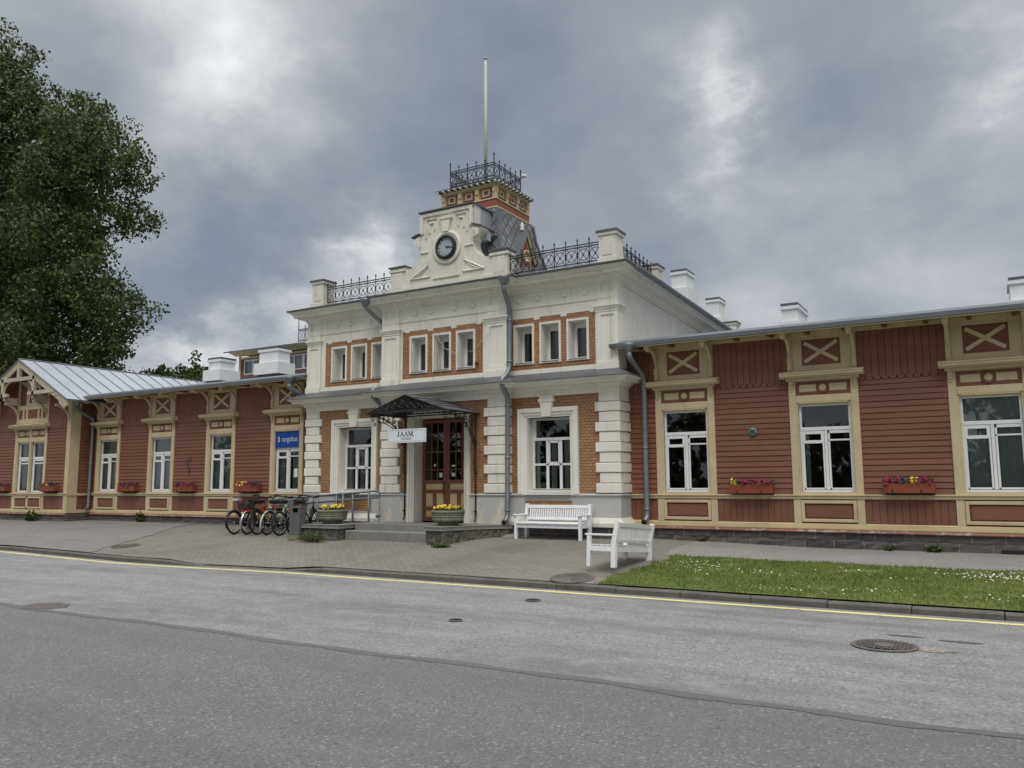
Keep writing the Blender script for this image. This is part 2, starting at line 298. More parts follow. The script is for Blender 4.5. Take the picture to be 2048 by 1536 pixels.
def glass_mat():
    m = bpy.data.materials.new('window_glass'); m.use_nodes = True; nt = m.node_tree; nt.nodes.clear()
    tr = nt.nodes.new('ShaderNodeBsdfTransparent'); tr.inputs[0].default_value = (.80, .84, .83, 1)
    gl = nt.nodes.new('ShaderNodeBsdfGlossy'); gl.inputs['Roughness'].default_value = .012; gl.inputs['Color'].default_value = (.95, .97, 1, 1)
    n = nt.nodes.new('ShaderNodeTexNoise'); tc = nt.nodes.new('ShaderNodeTexCoord'); nt.links.new(tc.outputs['Object'], n.inputs['Vector']); n.inputs['Scale'].default_value = 1.7
    bp = nt.nodes.new('ShaderNodeBump'); bp.inputs['Distance'].default_value = .01; bp.inputs['Strength'].default_value = .12; nt.links.new(n.outputs[0], bp.inputs['Height']); nt.links.new(bp.outputs[0], gl.inputs['Normal'])
    fr = nt.nodes.new('ShaderNodeFresnel'); fr.inputs['IOR'].default_value = 1.95
    mx = nt.nodes.new('ShaderNodeMixShader'); o = nt.nodes.new('ShaderNodeOutputMaterial')
    nt.links.new(fr.outputs[0], mx.inputs[0]); nt.links.new(tr.outputs[0], mx.inputs[1]); nt.links.new(gl.outputs[0], mx.inputs[2]); nt.links.new(mx.outputs[0], o.inputs[0]); return m
M['glass'] = glass_mat()

def leaf_mat(name, cols, trans=.25, rough=.55):
    m, nt, b = nodes(name); g = nt.nodes.new('ShaderNodeNewGeometry')
    c = ramp(nt, g.outputs['Random Per Island'], cols)
    nt.links.new(c, b.inputs['Base Color']); b.inputs['Roughness'].default_value = rough; b.inputs['Specular IOR Level'].default_value = .3
    t = nt.nodes.new('ShaderNodeBsdfTranslucent'); nt.links.new(c, t.inputs[0]); mx = nt.nodes.new('ShaderNodeMixShader'); mx.inputs[0].default_value = trans
    o = nt.nodes['Material Output']; nt.links.new(b.outputs[0], mx.inputs[1]); nt.links.new(t.outputs[0], mx.inputs[2]); nt.links.new(mx.outputs[0], o.inputs[0]); return m
M['leaf'] = leaf_mat('poplar_leaf', [(0, (.030, .048, .014)), (.5, (.062, .092, .026)), (.85, (.105, .138, .042)), (1, (.18, .20, .085))], .22)
M['leaf2'] = leaf_mat('bush_leaf', [(0, (.05, .08, .02)), (.5, (.08, .13, .03)), (1, (.13, .18, .05))], .25)
def grass_mat():
    m = leaf_mat('grass_blade', [(0, (.075, .145, .020)), (.5, (.135, .215, .033)), (.85, (.21, .255, .055)), (1, (.32, .30, .12))], .3, .6); nt = m.node_tree
    cr = [n for n in nt.nodes if n.type == 'VALTORGB'][0]; c = mix(nt, ramp(nt, noise(nt, objvec(nt), 1.1, 5, .6), [(.45, (0, 0, 0)), (.68, (.8, .8, .8))]), cr.outputs[0], (.27, .27, .07))
    c = mix(nt, ramp(nt, noise(nt, objvec(nt), 2.7, 4, .6), [(.50, (0, 0, 0)), (.70, (.7, .7, .7))]), c, (.06, .14, .02))
    for n in nt.nodes:
        if n.type == 'BSDF_PRINCIPLED': nt.links.new(c, n.inputs['Base Color'])
        if n.type == 'BSDF_TRANSLUCENT': nt.links.new(c, n.inputs[0])
    return m
M['grass'] = grass_mat()
M['grass_plain'] = leaf_mat('grass_blade', [(0, (.085, .15, .022)), (.5, (.15, .22, .035)), (.85, (.23, .26, .06)), (1, (.34, .30, .12))], .3, .6)
M['turf'] = pm('lawn_soil', (.12, .15, .04), .95, .3, 5, .6, 40, fine=.3)

# ---------------------------------------------------------------- mesh builder
class MB:
    def __init__(s): s.v = []; s.f = []; s.sm = []; s.uv = None
    def add(s, vs, fs, smooth=False):
        k = len(s.v); s.v += [tuple(p) for p in vs]; s.f += [tuple(i+k for i in f) for f in fs]; s.sm += [smooth]*len(fs); return s
    def box(s, x0, x1, y0, y1, z0, z1):
        return s.add([(x0, y0, z0), (x1, y0, z0), (x1, y1, z0), (x0, y1, z0), (x0, y0, z1), (x1, y0, z1), (x1, y1, z1), (x0, y1, z1)],
                     [(0, 3, 2, 1), (4, 5, 6, 7), (0, 1, 5, 4), (1, 2, 6, 5), (2, 3, 7, 6), (3, 0, 4, 7)])
    def cbox(s, x0, x1, y0, y1, z0, z1, c=.006):
        # box whose front (-y) edges are chamfered
        return s.add([(x0, y1, z0), (x1, y1, z0), (x1, y1, z1), (x0, y1, z1), (x0, y0+c, z0), (x1, y0+c, z0), (x1, y0+c, z1), (x0, y0+c, z1),
                      (x0+c, y0, z0+c), (x1-c, y0, z0+c), (x1-c, y0, z1-c), (x0+c, y0, z1-c)],
                     [(0, 1, 2, 3), (0, 4, 5, 1), (1, 5, 6, 2), (2, 6, 7, 3), (3, 7, 4, 0), (4, 8, 9, 5), (5, 9, 10, 6), (6, 10, 11, 7), (7, 11, 8, 4), (8, 11, 10, 9)])
    def prism(s, poly, axis, a, b):
        n = len(poly)
        def P(p, t): return (t, p[0], p[1]) if axis == 'x' else (p[0], t, p[1]) if axis == 'y' else (p[0], p[1], t)
        return s.add([P(p, a) for p in poly] + [P(p, b) for p in poly], [tuple(range(n)), tuple(range(2*n-1, n-1, -1))] + [(i, (i+1) % n, n+(i+1) % n, n+i) for i in range(n)])
    def tube(s, pts, r, n=8, cap=True, radii=None, closed=False):
        pts = [Vector(p) for p in pts]; rings = []; up = Vector((0, 0, 1)); prev = None; N = len(pts)
        for i, p in enumerate(pts):
            if closed: t = pts[(i+1) % N]-pts[i-1]
            else: t = (pts[min(i+1, N-1)]-pts[max(i-1, 0)])
            t.normalize()
            if prev is None: a = t.cross(up) if abs(t.z) < .95 else t.cross(Vector((1, 0, 0)))
            else:
                a = prev - t*prev.dot(t)
                if a.length < 1e-4: a = t.cross(up) if abs(t.z) < .95 else t.cross(Vector((1, 0, 0)))
            a.normalize(); b = t.cross(a); prev = a; rr = radii[i] if radii else r
            rings.append([p+(a*math.cos(2*PI*j/n)+b*math.sin(2*PI*j/n))*rr for j in range(n)])
        vs = [q for rg in rings for q in rg]; fs = []
        for i in range(N if closed else N-1):
            for j in range(n): k = (i+1) % N; fs.append((i*n+j, i*n+(j+1) % n, k*n+(j+1) % n, k*n+j))
        if cap and not closed: fs += [tuple(range(n-1, -1, -1)), tuple(range((N-1)*n, N*n))]
        return s.add(vs, fs, n > 4)
    def bar(s, p, q, w, h=None): return s.tube([p, q], w*.7071, 4)
    def lathe(s, prof, c=(0, 0, 0), n=16, axis='z', smooth=True):
        vs = []; fs = []
        for r, z in prof:
            for j in range(n):
                a = 2*PI*j/n; x, y = r*math.cos(a), r*math.sin(a)
                q = (x, y, z) if axis == 'z' else (x, -z, y) if axis == 'y' else (z, x, y)
                vs.append((q[0]+c[0], q[1]+c[1], q[2]+c[2]))
        m_ = len(prof)
        for i in range(m_-1):
            for j in range(n): fs.append((i*n+j, i*n+(j+1) % n, (i+1)*n+(j+1) % n, (i+1)*n+j))
        if prof[0][0] > 1e-5: fs.append(tuple(range(n-1, -1, -1)))
        if prof[-1][0] > 1e-5: fs.append(tuple(range((m_-1)*n, m_*n)))
        return s.add(vs, fs, smooth)
    def sweep(s, path, prof, dz=None):
        # path: plan points walked so that the outside is on the right; prof: (offset, z)
        N = len(path); P = [Vector(p) for p in path]; nrm = []
        for i in range(N-1): t = (P[i+1]-P[i]).normalized(); nrm.append(Vector((t.y, -t.x)))
        vs = []
        for i in range(N):
            a = nrm[max(i-1, 0)]; b = nrm[min(i, N-2)]; mtr = (a+b)/(1+a.dot(b))
            for o, z in prof: q = P[i]+mtr*o; vs.append((q.x, q.y, z+(dz[i] if dz else 0)))
        k = len(prof); fs = [(i*k+j, (i+1)*k+j, (i+1)*k+j+1, i*k+j+1) for i in range(N-1) for j in range(k-1)]
        fs += [tuple(range(k-1, -1, -1)), tuple(range((N-1)*k, N*k))]
        return s.add(vs, fs)
    def wall(s, x0, x1, z0, z1, y0, y1, holes=()):
        xs = sorted({x0, x1, *[h for q in holes for h in q[:2] if x0 < h < x1]})
        for a, b in zip(xs, xs[1:]):
            mx = (a+b)/2; cuts = sorted((q[2], q[3]) for q in holes if q[0] < mx < q[1]); z = z0
            for c, d in cuts:
                if c > z: s.box(a, b, y0, y1, z, c)
                z = max(z, d)
            if z < z1: s.box(a, b, y0, y1, z, z1)
        return s
    def build(s, name, mat, parent=None, bevel=0, label=None):
        off = Vector((0, 0, 0)); q = parent
        while q is not None: off += q.location; q = q.parent
        me = bpy.data.meshes.new(name); me.from_pydata([tuple(Vector(p)-off) for p in s.v] if parent else s.v, [], s.f)
        me.polygons.foreach_set('use_smooth', s.sm); me.materials.append(mat if not isinstance(mat, str) else M[mat]); me.update()
        o = bpy.data.objects.new(name, me); COL.objects.link(o); o.parent = parent
        if bevel: b = o.modifiers.new('bevel', 'BEVEL'); b.width = bevel; b.segments = 2; b.limit_method = 'ANGLE'
        if label: o['label'] = label
        return o
def tag(o, label=None, cat=None, group=None, kind=None):
    for k, v in (('label', label), ('category', cat), ('group', group), ('kind', kind)):
        if v: o[k] = v
    return o
def thing(name, loc, label, cat, group=None):
    o = bpy.data.objects.new(name, None); COL.objects.link(o); o.location = loc; o.empty_display_size = .2
    return tag(o, label, cat, group)
def dup(o, parent=None):
    kids = list(o.children); c = o.copy(); COL.objects.link(c)
    if parent: c.parent = parent
    for k in kids: dup(k, c)
    return c
def text(name, body, size, mat, loc, rot, parent, align='CENTER', extrude=.002, sx=1):
    cu = bpy.data.curves.new(name, 'FONT'); cu.body = body; cu.size = size; cu.align_x = align; cu.align_y = 'CENTER'; cu.extrude = extrude; cu.materials.append(M[mat])
    o = bpy.data.objects.new(name, cu); COL.objects.link(o); o.parent = parent; o.rotation_euler = rot; o.scale = (sx, 1, 1)
    off = Vector((0, 0, 0)); q = parent
    while q is not None: off += q.location; q = q.parent
    me = bpy.data.meshes.new_from_object(o); p = bpy.data.objects.new(name, me); COL.objects.link(p); p.parent = parent; p.rotation_euler = rot; p.scale = (sx, 1, 1); p.location = Vector(loc)-off
    bpy.data.objects.remove(o); bpy.data.curves.remove(cu); return p
def lerp(a, b, t): return a+(b-a)*t

# ---------------------------------------------------------------- ground
def interp(t, pts):
    if t <= pts[0][0]: return pts[0][1]
    for (a, va), (b, vb) in zip(pts, pts[1:]):
        if t <= b: return va+(vb-va)*(t-a)/(b-a)
    return pts[-1][1]
def ky(x): return interp(x, [(-60, -4.6), (-21.7, -4.86), (-16.5, -5.33), (-14.8, -5.30), (-11.6, -5.0), (-6, -5.02), (8, -5.02)])
def kh(x): return interp(x, [(-15.2, .09), (-14.3, .015), (-12.0, .015), (-11.2, .085), (-6, .09), (2, .08)])
def zg(x, y):
    k = ky(x); z = interp(y, [(k, 0), (-4.2, .10), (-2.7, .22), (-1.3, .375), (-.3, .40)])
    z *= interp(x, [(-6.6, 1), (-2.8, .74), (4, .79)])
    return z + lerp(kh(x), .09, min(1, max(0, (y-k)/1.3)))
def sheet(name, mat, x0, x1, ylo, yhi, nx, ny, dz=0.0, zf=zg, kind='structure'):
    b = MB(); vs = []
    for i in range(nx+1):
        x = x0+(x1-x0)*i/nx; a, c = ylo(x), yhi(x)
        for j in range(ny+1): y = a+(c-a)*j/ny; vs.append((x, y, zf(x, y)+dz))
    b.add(vs, [(i*(ny+1)+j, (i+1)*(ny+1)+j, (i+1)*(ny+1)+j+1, i*(ny+1)+j+1) for i in range(nx) for j in range(ny)], True)
    return tag(b.build(name, mat), kind=kind)
tag(MB().add([(-700, -700, -.06), (700, -700, -.06), (700, 700, -.06), (-700, 700, -.06)], [(0, 1, 2, 3)]).build('ground', 'turf'), kind='structure')
flat = lambda x, y: 0.0
def seam(x): return -10.1+.035*math.sin(x*1.3)+.02*math.sin(x*4.1+1)
sheet('road', 'asphalt_old', -90, 60, lambda x: -10.12, lambda x: ky(x)-.0, 200, 1, zf=flat)
tag(MB().add([(-90, -22, 0), (60, -22, 0), (60, -10.12, 0), (-90, -10.12, 0)], [(0, 1, 2, 3)]).build('road_resurfaced', 'asphalt_new'), kind='structure').location.z = -.0005
b = MB(); vs = []; n = 900
for i in range(n+1):
    x = -60+90*i/n; w = .055+.012*math.sin(x*5.3)+random.uniform(-.014, .014); y = seam(x)-.03; vs += [(x, y-w, .003), (x, y+w*.8+.03, .004)]
tag(b.add(vs, [(2*i, 2*i+2, 2*i+3, 2*i+1) for i in range(n)]).build('road_joint', 'asphalt_joint'), kind='structure')
b = MB(); vs = []
for i in range(n+1):
    x = -50+60*i/n; y = ky(x)-.29+(.03 if x > -9 else 0); w = .06+.005*math.sin(x*3)
    vs += [(x, y-w, .004), (x, y+w, .004)]
tag(b.add(vs, [(2*i, 2*i+2, 2*i+3, 2*i+1) for i in range(n)]).build('road_marking', 'paint_yellow'), kind='structure')
# kerb: a run of separate stones with open joints
b = MB(); x = -60.0
while x < 8:
    L_ = 1.0; x2 = x+L_-.012
    za, zb = kh(x)+random.uniform(-.004, .004), kh(x2)+random.uniform(-.004, .004); ya, yb = ky(x), ky(x2); c = .018
    prof = lambda X, y, z: [(X, y, -.05), (X, y, z-c), (X, y+c, z), (X, y+.15, z+.004), (X, y+.15, -.05)]
    b.add(prof(x, ya, za)+prof(x2, yb, zb), [(0, 1, 2, 3, 4), (9, 8, 7, 6, 5)]+[(i, 5+i, 6+i, i+1) for i in range(4)]); x += L_
tag(b.build('kerb', 'kerb'), kind='structure')
lawn_l = lambda y: -5.42+.47*(y+5)/3.4
sheet('forecourt', 'paver', -21.6, -4.9, lambda x: ky(x)+.14, lambda x: .1, 110, 40)
b = MB()   # older asphalt to the left of the pavers, boundary runs on a slant
vs = []; ny = 40
for i in range(61):
    for j in range(ny+1):
        t = j/ny; xr = lerp(-18.2, -20.9, t)+.05*math.sin(j*1.05); x = lerp(-60, xr, (i/60)**.7); y = lerp(ky(x)+.14, .1, t); vs.append((x, y, zg(x, y)+.010))
b.add(vs, [(i*(ny+1)+j, (i+1)*(ny+1)+j, (i+1)*(ny+1)+j+1, i*(ny+1)+j+1) for i in range(60) for j in range(ny)], True)
tag(b.build('pavement', 'forecourt_old'), kind='structure')
path_lo = lambda x: -2.16+.04*math.sin(x*1.7)+.03*math.sin(x*4.3)
sheet('path', 'path_concrete', -5.3, 9, path_lo, lambda x: .1, 40, 8, dz=.006)
b = MB(); vs = []
for i in range(61):
    for j in range(31):
        xl = lawn_l(lerp(-4.88, -2.3, j/30))+.03; x = lerp(xl, 9, i/60); y = lerp(ky(x)+.14, path_lo(x)+.02, j/30); vs.append((x, y, zg(x, y)+.012))
tag(b.add(vs, [(i*31+j, (i+1)*31+j, (i+1)*31+j+1, i*31+j+1) for i in range(60) for j in range(30)], True).build('lawn', 'turf'), kind='structure')
def scatter_grass():
    n = 95000; X = rng.uniform(-5.6, 6.5, n); T = rng.uniform(0, 1, n)
    V = []; F = []
    for i in range(n):
        x = X[i]; a, c = ky(x)+.13, path_lo(x)+.03; y = a+(c-a)*T[i]
        if x < lawn_l(y)+.06*math.sin(y*9)+random.uniform(-.04, .04): continue
        if x > 2 and random.random() < .5: continue
        if ((x+1.9)/.34)**2+((y+2.7)/.10)**2 < random.uniform(.5, 1.4): continue
        if math.sin(x*5.1+3*math.sin(y*3.3))*math.sin(y*6.7+2*math.sin(x*2.1)) > .78 and random.random() < .6: continue
        z = zg(x, y)+.01; g = .55+.45*math.sin(x*1.9+2*math.sin(y*1.3))*math.sin(y*2.3); h = random.uniform(.016, .043)*(.75+.5*g)*(1.25 if T[i] > .90 else 1)
        an = random.uniform(0, 2*PI); w = random.uniform(.003, .0065); ln = random.uniform(.2, .9)*h; a2 = random.uniform(0, 2*PI)
        dx, dy = math.cos(an)*w, math.sin(an)*w; k = len(V)
        V += [(x-dx, y-dy, z), (x+dx, y+dy, z), (x+math.cos(a2)*ln, y+math.sin(a2)*ln, z+h)]; F.append((k, k+1, k+2))
    b = MB(); b.v = V; b.f = F; b.sm = [False]*len(F)
    tag(b.build('grass', 'grass'), 'short green lawn grass between the kerb and the concrete path', 'grass', kind='stuff')
    b = MB(); cl = [(-4.45, -3.2, .4, .4, 70), (.3, -2.62,   .9, .3, 130), (-.3, -2.85, .5, .22, 60), (-3.0, -3.4, .5, .2, 30), (-3.9, -3.0, .5, .4, 14), (-1.6, -4.4, .4, .15, 22), (-2.7, -4.6, .6, .15, 22), (.4, -3.1, .4, .3, 30), (1.6, -2.8, .8, .3, 60),
        (0.1, -4.4, .5, .2, 18), (-2, -2.9, .4, .2, 7), (-1.2, -3.3, .3, .1, 7), (2.5, -3.5, .7, .3, 30)]
    for cx, cy, sx_, sy_, k in cl:
        for _ in range(k):
            x, y = random.gauss(cx, sx_*.6), random.gauss(cy, sy_*.6)
            if x < -5.0 or y < ky(x)+.2 or y > path_lo(x)-.02: continue
            z = zg(x, y)+random.uniform(.032, .05); r = random.uniform(.008, .014); tx, ty = random.uniform(-.5, .5), random.uniform(-.5, .5)
            b.add([(x, y, z+.004)]+[(x+r*math.cos(a*PI/3), y+r*math.sin(a*PI/3), z+r*(tx*math.cos(a*PI/3)+ty*math.sin(a*PI/3))) for a in range(6)], [(0, 1+a, 1+(a+1) % 6) for a in range(6)])
    tag(b.build('daisies', 'petal_white'), 'small white daisies scattered in patches over the lawn', 'daisies', kind='stuff')
scatter_grass()

def cover(name, x, y, r, label, mat='manhole', zf=zg, ribs=True, cat='manhole cover', group=None):
    t = thing(name, (x, y, zf(x, y)+.006), label, cat, group); z = zf(x, y)+.006
    def disc(r0, r1, h): return MB().lathe([(r0, h), (r1, h)], (x, y, z), 32, smooth=False) if r0 > 0 else MB().lathe([(r1, 0), (r1-.004, h), (0.0001, h)], (x, y, z), 32, smooth=False)
    disc(0, r*.86, .004).build('lid', 'cover_fill' if ribs else 'stone_flat' if zf is zg else mat, t)
    MB().lathe([(r, 0), (r, .010), (r*.93, .014), (r*.9, .014), (r*.88, .004)], (x, y, z), 36, smooth=False).build('rim', mat, t)
    if ribs:
        b = MB(); p = r*.26
        for k in range(-3, 4):
            yy = k*p*.72; hw = math.sqrt(max(0, (r*.84)**2-yy*yy))
            if hw > .03: b.box(x-hw, x+hw, y+yy-.006, y+yy+.006, z+.004, z+.014)
        for k in range(-4, 4):
            for q in range(-4, 5):
                xx = (q+.5*(k % 2))*p*.9; y0, y1 = k*p*.72+.01, (k+1)*p*.72-.01
                if xx*xx+max(y0*y0, y1*y1) < (r*.84)**2: b.box(x+xx-.006, x+xx+.006, y+y0, y+y1, z+.004, z+.0132)
        b.build('ribs', mat, t); MB().lathe([(r*.3, .004), (r*.3, .016), (.0001, .016)], (x, y, z), 24, smooth=False).build('boss', 'manhole', t)
    e = .15; t.rotation_euler = (math.atan2(zf(x, y+e)-zf(x, y-e), 2*e), -math.atan2(zf(x+e, y)-zf(x-e, y), 2*e), 0)
    return t
cover('manhole_cover', -1.07, -7.36, .315, 'rusty ribbed manhole cover in the pale asphalt nearest the lawn', zf=flat)
cover('valve_cover', -5.73, -6.27, .11, 'small dark valve cover just off the yellow line', zf=flat, ribs=False, cat='valve cover', group='small valve covers in the road')
cover('valve_cover', -5.73, -8.19, .085, 'smallest dark valve cover in the middle of the pale road strip', zf=flat, ribs=False, cat='valve cover', group='small valve covers in the road')
cover('manhole_cover', -5.93, -4.62, .36, 'worn manhole cover in the pavers beside the near white bench', ribs=False)
cover('manhole_cover', -18.2, -4.15, .32, 'dark manhole cover in the forecourt left of the bicycles', ribs=False)
b = MB(); b.add([(-11.4+.36*math.cos(a*PI/10)*(1+.12*math.sin(a*2.2)), -9.93+.28*math.sin(a*PI/10)*(1+.1*math.cos(a*3.1)), .005) for a in range(20)], [tuple(range(20))])
tag(b.build('road_patch', 'asphalt_patch'), kind='structure')
for cx_, cy_, ra_, rb_, sd_ in ((-.66, -7.33, .22, .13, 1), (-.95, -6.66, .18, .05, 2), (-.42, -6.75, .2, .06, 3)):
    b = MB(); b.add([(cx_+ra_*math.cos(a*PI/12)*(1+.25*math.sin(a*2.9+sd_)), cy_+rb_*math.sin(a*PI/12)*(1+.3*math.cos(a*3.7+sd_)), .0045) for a in range(24)], [tuple(range(24))]); tag(b.build('road_patch', 'asphalt_broken' if sd_ == 1 else 'asphalt_patch'), kind='structure')
for i in range(26):
    pass

# ---------------------------------------------------------------- windows
def window(parent, x0, x1, z0, z1, y, bars, mat='white_frame', fr=.045, curtain=None, depth=.05, name='window', label=None):
    # bars: list of (x0,x1,z0,z1) in fractions of the light; glass sits behind them
    b = MB(); w, h = x1-x0, z1-z0
    b.box(x0, x1, y, y+depth, z1-fr, z1); b.box(x0, x1, y, y+depth, z0, z0+fr); b.box(x0, x0+fr, y, y+depth, z0+fr, z1-fr); b.box(x1-fr, x1, y, y+depth, z0+fr, z1-fr)
    for q in bars:
        a, c, d, e = q[:4]; pr = q[4] if len(q) > 4 else .004
        b.cbox(x0+a*w, x0+c*w, y+pr, y+depth-.004, z0+d*h, z0+e*h, .005)
    o = b.build(name, mat, parent, label=label)
    MB().add([(x0+fr*.5, y+.03, z0+fr*.5), (x1-fr*.5, y+.03, z0+fr*.5), (x1-fr*.5, y+.03, z1-fr*.5), (x0+fr*.5, y+.03, z1-fr*.5)], [(0, 1, 2, 3)]).build('pane', 'glass', o)
    if curtain:
        kind, parts = curtain; c = MB()
        for a, e, zb, zt in parts:
            n = max(6, int((e-a)*w/.018)); vs = []
            for i in range(n+1):
                X = x0+lerp(a, e, i/n)*w; Y = y+.095+.014*math.sin(i*1.05)*(1 if kind == 'curtain' else .1)
                vs += [(X, Y, z0+zb*h), (X, Y, z0+zt*h)]
            c.add(vs, [(2*i, 2*i+2, 2*i+3, 2*i+1) for i in range(n)], True)
        c.build(kind, kind, o)
    return o
def wing_bars():
    return [(0, 1, .695, .735, -.006), (.472, .528, .03, .695, -.002), (.04, .465, .55, .585), (.535, .96, .575, .593), (.04, .10, .585, .695), (.405, .465, .585, .695), (.10, .405, .655, .695), (.04, .075, .03, .56), (.43, .465, .03, .56), (.535, .575, .03, .695), (.535, .96, .66, .695), (.04, .96, .03, .05)]

# ---------------------------------------------------------------- central station block
CX, YS, YM, XL, XR = -11.33, -.55, -.72, -15.85, -6.81
ML, MR = -13.10, -9.50
BK = 10.5
st = thing('station_building', (CX, -.5, .4), 'two storey cream stucco and ochre brick railway station block with clock gable and tower', 'building')
PATH = [(XL, BK), (XL, YS), (ML, YS), (ML, YM), (MR, YM), (MR, YS), (XR, YS), (XR, BK)]
DZ = [-.36, 0, 0, 0, 0, 0, 0, -.36]
GWIN = [(-14.93, -13.395), (-9.263, -7.75)]
UW = {'L': [-14.755, -14.065, -13.375], 'M': [-12.0, -11.3, -10.605], 'R': [-9.11, -8.425, -7.735]}
DOOR = (-12.08, -10.66)
holes_g = [(a+.22, c-.22, 1.5, 3.12) for a, c in GWIN]
holes_u = [(c-.215, c+.215, 4.40, 5.23) for c in UW['L']+UW['R']]
holes_m = [(c-.215, c+.215, 4.40, 5.23) for c in UW['M']]
b = MB()
b.wall(XL, ML+.02, .2, 6.3, YS+.03, YS+.40, holes_g[:1]+holes_u[:3]); b.wall(MR-.02, XR, .2, 6.3, YS+.03, YS+.40, holes_g[1:]+holes_u[3:])
b.wall(ML, MR, .2, 6.3, YM+.03, YM+.42, [(DOOR[0]-.05, DOOR[1]+.05, .2, 3.26)]+holes_m)
b.box(XR-.35, XR-.001, YS+.40, BK, .2, 5.9); b.box(XL+.001, XL+.35, YS+.40, BK, .2, 5.9); b.box(XL, XR, BK, BK+.3, .2, 6.0)
b.prism([(YS+.40, 5.89), (BK, 5.89), (BK, 5.93), (YS+.40, 6.29)], 'x', XR-.35, XR-.002); b.prism([(YS+.40, 5.89), (BK, 5.89), (BK, 5.93), (YS+.40, 6.29)], 'x', XL+.002, XL+.35)
b.build('wall', 'cream', st)
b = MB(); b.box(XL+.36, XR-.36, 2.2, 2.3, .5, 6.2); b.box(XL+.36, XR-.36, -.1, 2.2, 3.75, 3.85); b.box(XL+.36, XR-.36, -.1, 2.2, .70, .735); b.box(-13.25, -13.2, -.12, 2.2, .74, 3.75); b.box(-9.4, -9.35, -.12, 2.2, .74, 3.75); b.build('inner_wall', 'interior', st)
# brick fields
b = MB()
b.wall(XL+.4, ML+.02, 1.41, 3.6, YS, YS+.029, [(GWIN[0][0]+.1, GWIN[0][1]-.1, 1.3, 3.25)]); b.wall(MR-.02, XR-.4, 1.41, 3.6, YS, YS+.029, [(GWIN[1][0]+.1, GWIN[1][1]-.1, 1.3, 3.25)])
b.wall(ML+.3, MR-.3, 1.41, 3.6, YM, YM+.029, [(DOOR[0]-.12, DOOR[1]+.12, 1.3, 3.3)])
b.wall(-15.27, ML+.02, 4.22, 5.42, YS, YS+.029, [(c-.25, c+.25, 4.36, 5.26) for c in UW['L']]); b.wall(MR-.02, -7.29, 4.22, 5.42, YS, YS+.029, [(c-.25, c+.25, 4.36, 5.26) for c in UW['R']])
b.wall(-12.52, -10.10, 4.22, 5.42, YM, YM+.029, [(c-.25, c+.25, 4.36, 5.26) for c in UW['M']])
for a, c in GWIN: b.box(a+.17, c-.17, YS-.045, YS+.02, 1.0, 1.27)
b.build('brick_panel', 'brick', st)
# plinth, ledge, cornices
MB().sweep(PATH, [(.05, .2), (.075, .70), (.06, .725)]).build('stone_base', 'stone', st)
b = MB()
for (p0, p1, mat) in ((PATH[:3], None, 0), (PATH[5:], None, 0)): b.sweep(p0, [(.03, .72), (.11, .72), (.115, .80), (.08, .85), (.045, .91), (0, .92)])
b.build('base_moulding', 'cream_dirty', st)
b = MB()
b.wall(XL-.03, ML+.02, .72, 1.37, YS-.03, YS+.02, [(GWIN[0][0]+.17, GWIN[0][1]-.17, 1.0, 1.27)]); b.build('plinth', 'grey_paint', st); b = MB(); b.wall(MR-.02, XR+.03, .72, 1.37, YS-.03, YS+.02, [(GWIN[1][0]+.17, GWIN[1][1]-.17, 1.0, 1.27)])
b.box(XR-.01, XR+.03, YS+.021, 0, .72, 1.37); b.build('plinth', 'grey_paint', st)
b = MB(); b.box(ML-.03, DOOR[0]-.19, YM-.035, YM+.05, .72, 1.37); b.build('plinth', 'grey_peel', st, label='grey plinth with a peeled patch left of the door'); b = MB(); b.box(DOOR[1]+.19, MR+.03, YM-.035, YM+.05, .72, 1.37); b.build('plinth', 'grey_peel', st, label='grey plinth with cracked peeling paint right of the door')
b = MB()
for p in (PATH[:3], PATH[5:]): b.sweep(p, [(.0, 1.36), (.045, 1.36), (.065, 1.385), (.065, 1.40), (.0, 1.425)])
b.sweep([(ML, YS), (ML, YM), (DOOR[0]-.19, YM)], [(.0, 1.361), (.045, 1.361), (.065, 1.386), (.065, 1.401), (.0, 1.426)]); b.sweep([(DOOR[1]+.19, YM), (MR, YM), (MR, YS)], [(.0, 1.361), (.045, 1.361), (.065, 1.386), (.065, 1.401), (.0, 1.426)])
b.build('ledge', 'grey_paint', st)
# rusticated quoins
def quoin(b, x, y, sgn, z0, z1, w, pr, side):
    c = .014
    if sgn > 0: b.cbox(x-w, x+pr, y-pr, y+.02, z0, z1, c)
    else: b.cbox(x-pr, x+w, y-pr, y+.02, z0, z1, c)
    if side: b.box(x-.01 if sgn > 0 else x-pr, x+pr if sgn > 0 else x+.01, y+.0205, side, z0+.01, z1-.01)
for (x, y, s, wl, ws, side) in ((XR, YS, 1, .53, .445, -.001), (XL, YS, -1, .53, .445, -.001), (MR, YM, 1, .58, .49, YS+.02), (ML, YM, -1, .58, .49, YS+.02)):
    b = MB()
    for k in range(5):
        zl, zh = 1.435+k*.437, 1.637+k*.437; zs = min(zh+.012+.213, 3.60)
        quoin(b, x, y, s, zl, zh, wl, .055, side); quoin(b, x, y, s, zh+.012, zs, ws, .035, side)
    b.build('quoins', 'cream', st)
b = MB(); b.sweep(PATH[:3]+PATH[3:], [(.0, 3.59), (.038, 3.59), (.038, 3.70), (.075, 3.705), (.075, 3.73), (.10, 3.755), (.135, 3.775), (.155, 3.78), (.155, 3.795), (.31, 3.80), (.31, 3.85), (.335, 3.855), (.37, 3.87), (.40, 3.89), (.40, 3.905), (.0, 4.09)]); b.build('belt_cornice', 'cream', st)
b = MB(); b.sweep(PATH, [(.41, 3.90), (.43, 3.897), (.43, 3.915), (.02, 4.118)]); b.build('belt_flashing', 'slate_metal', st)
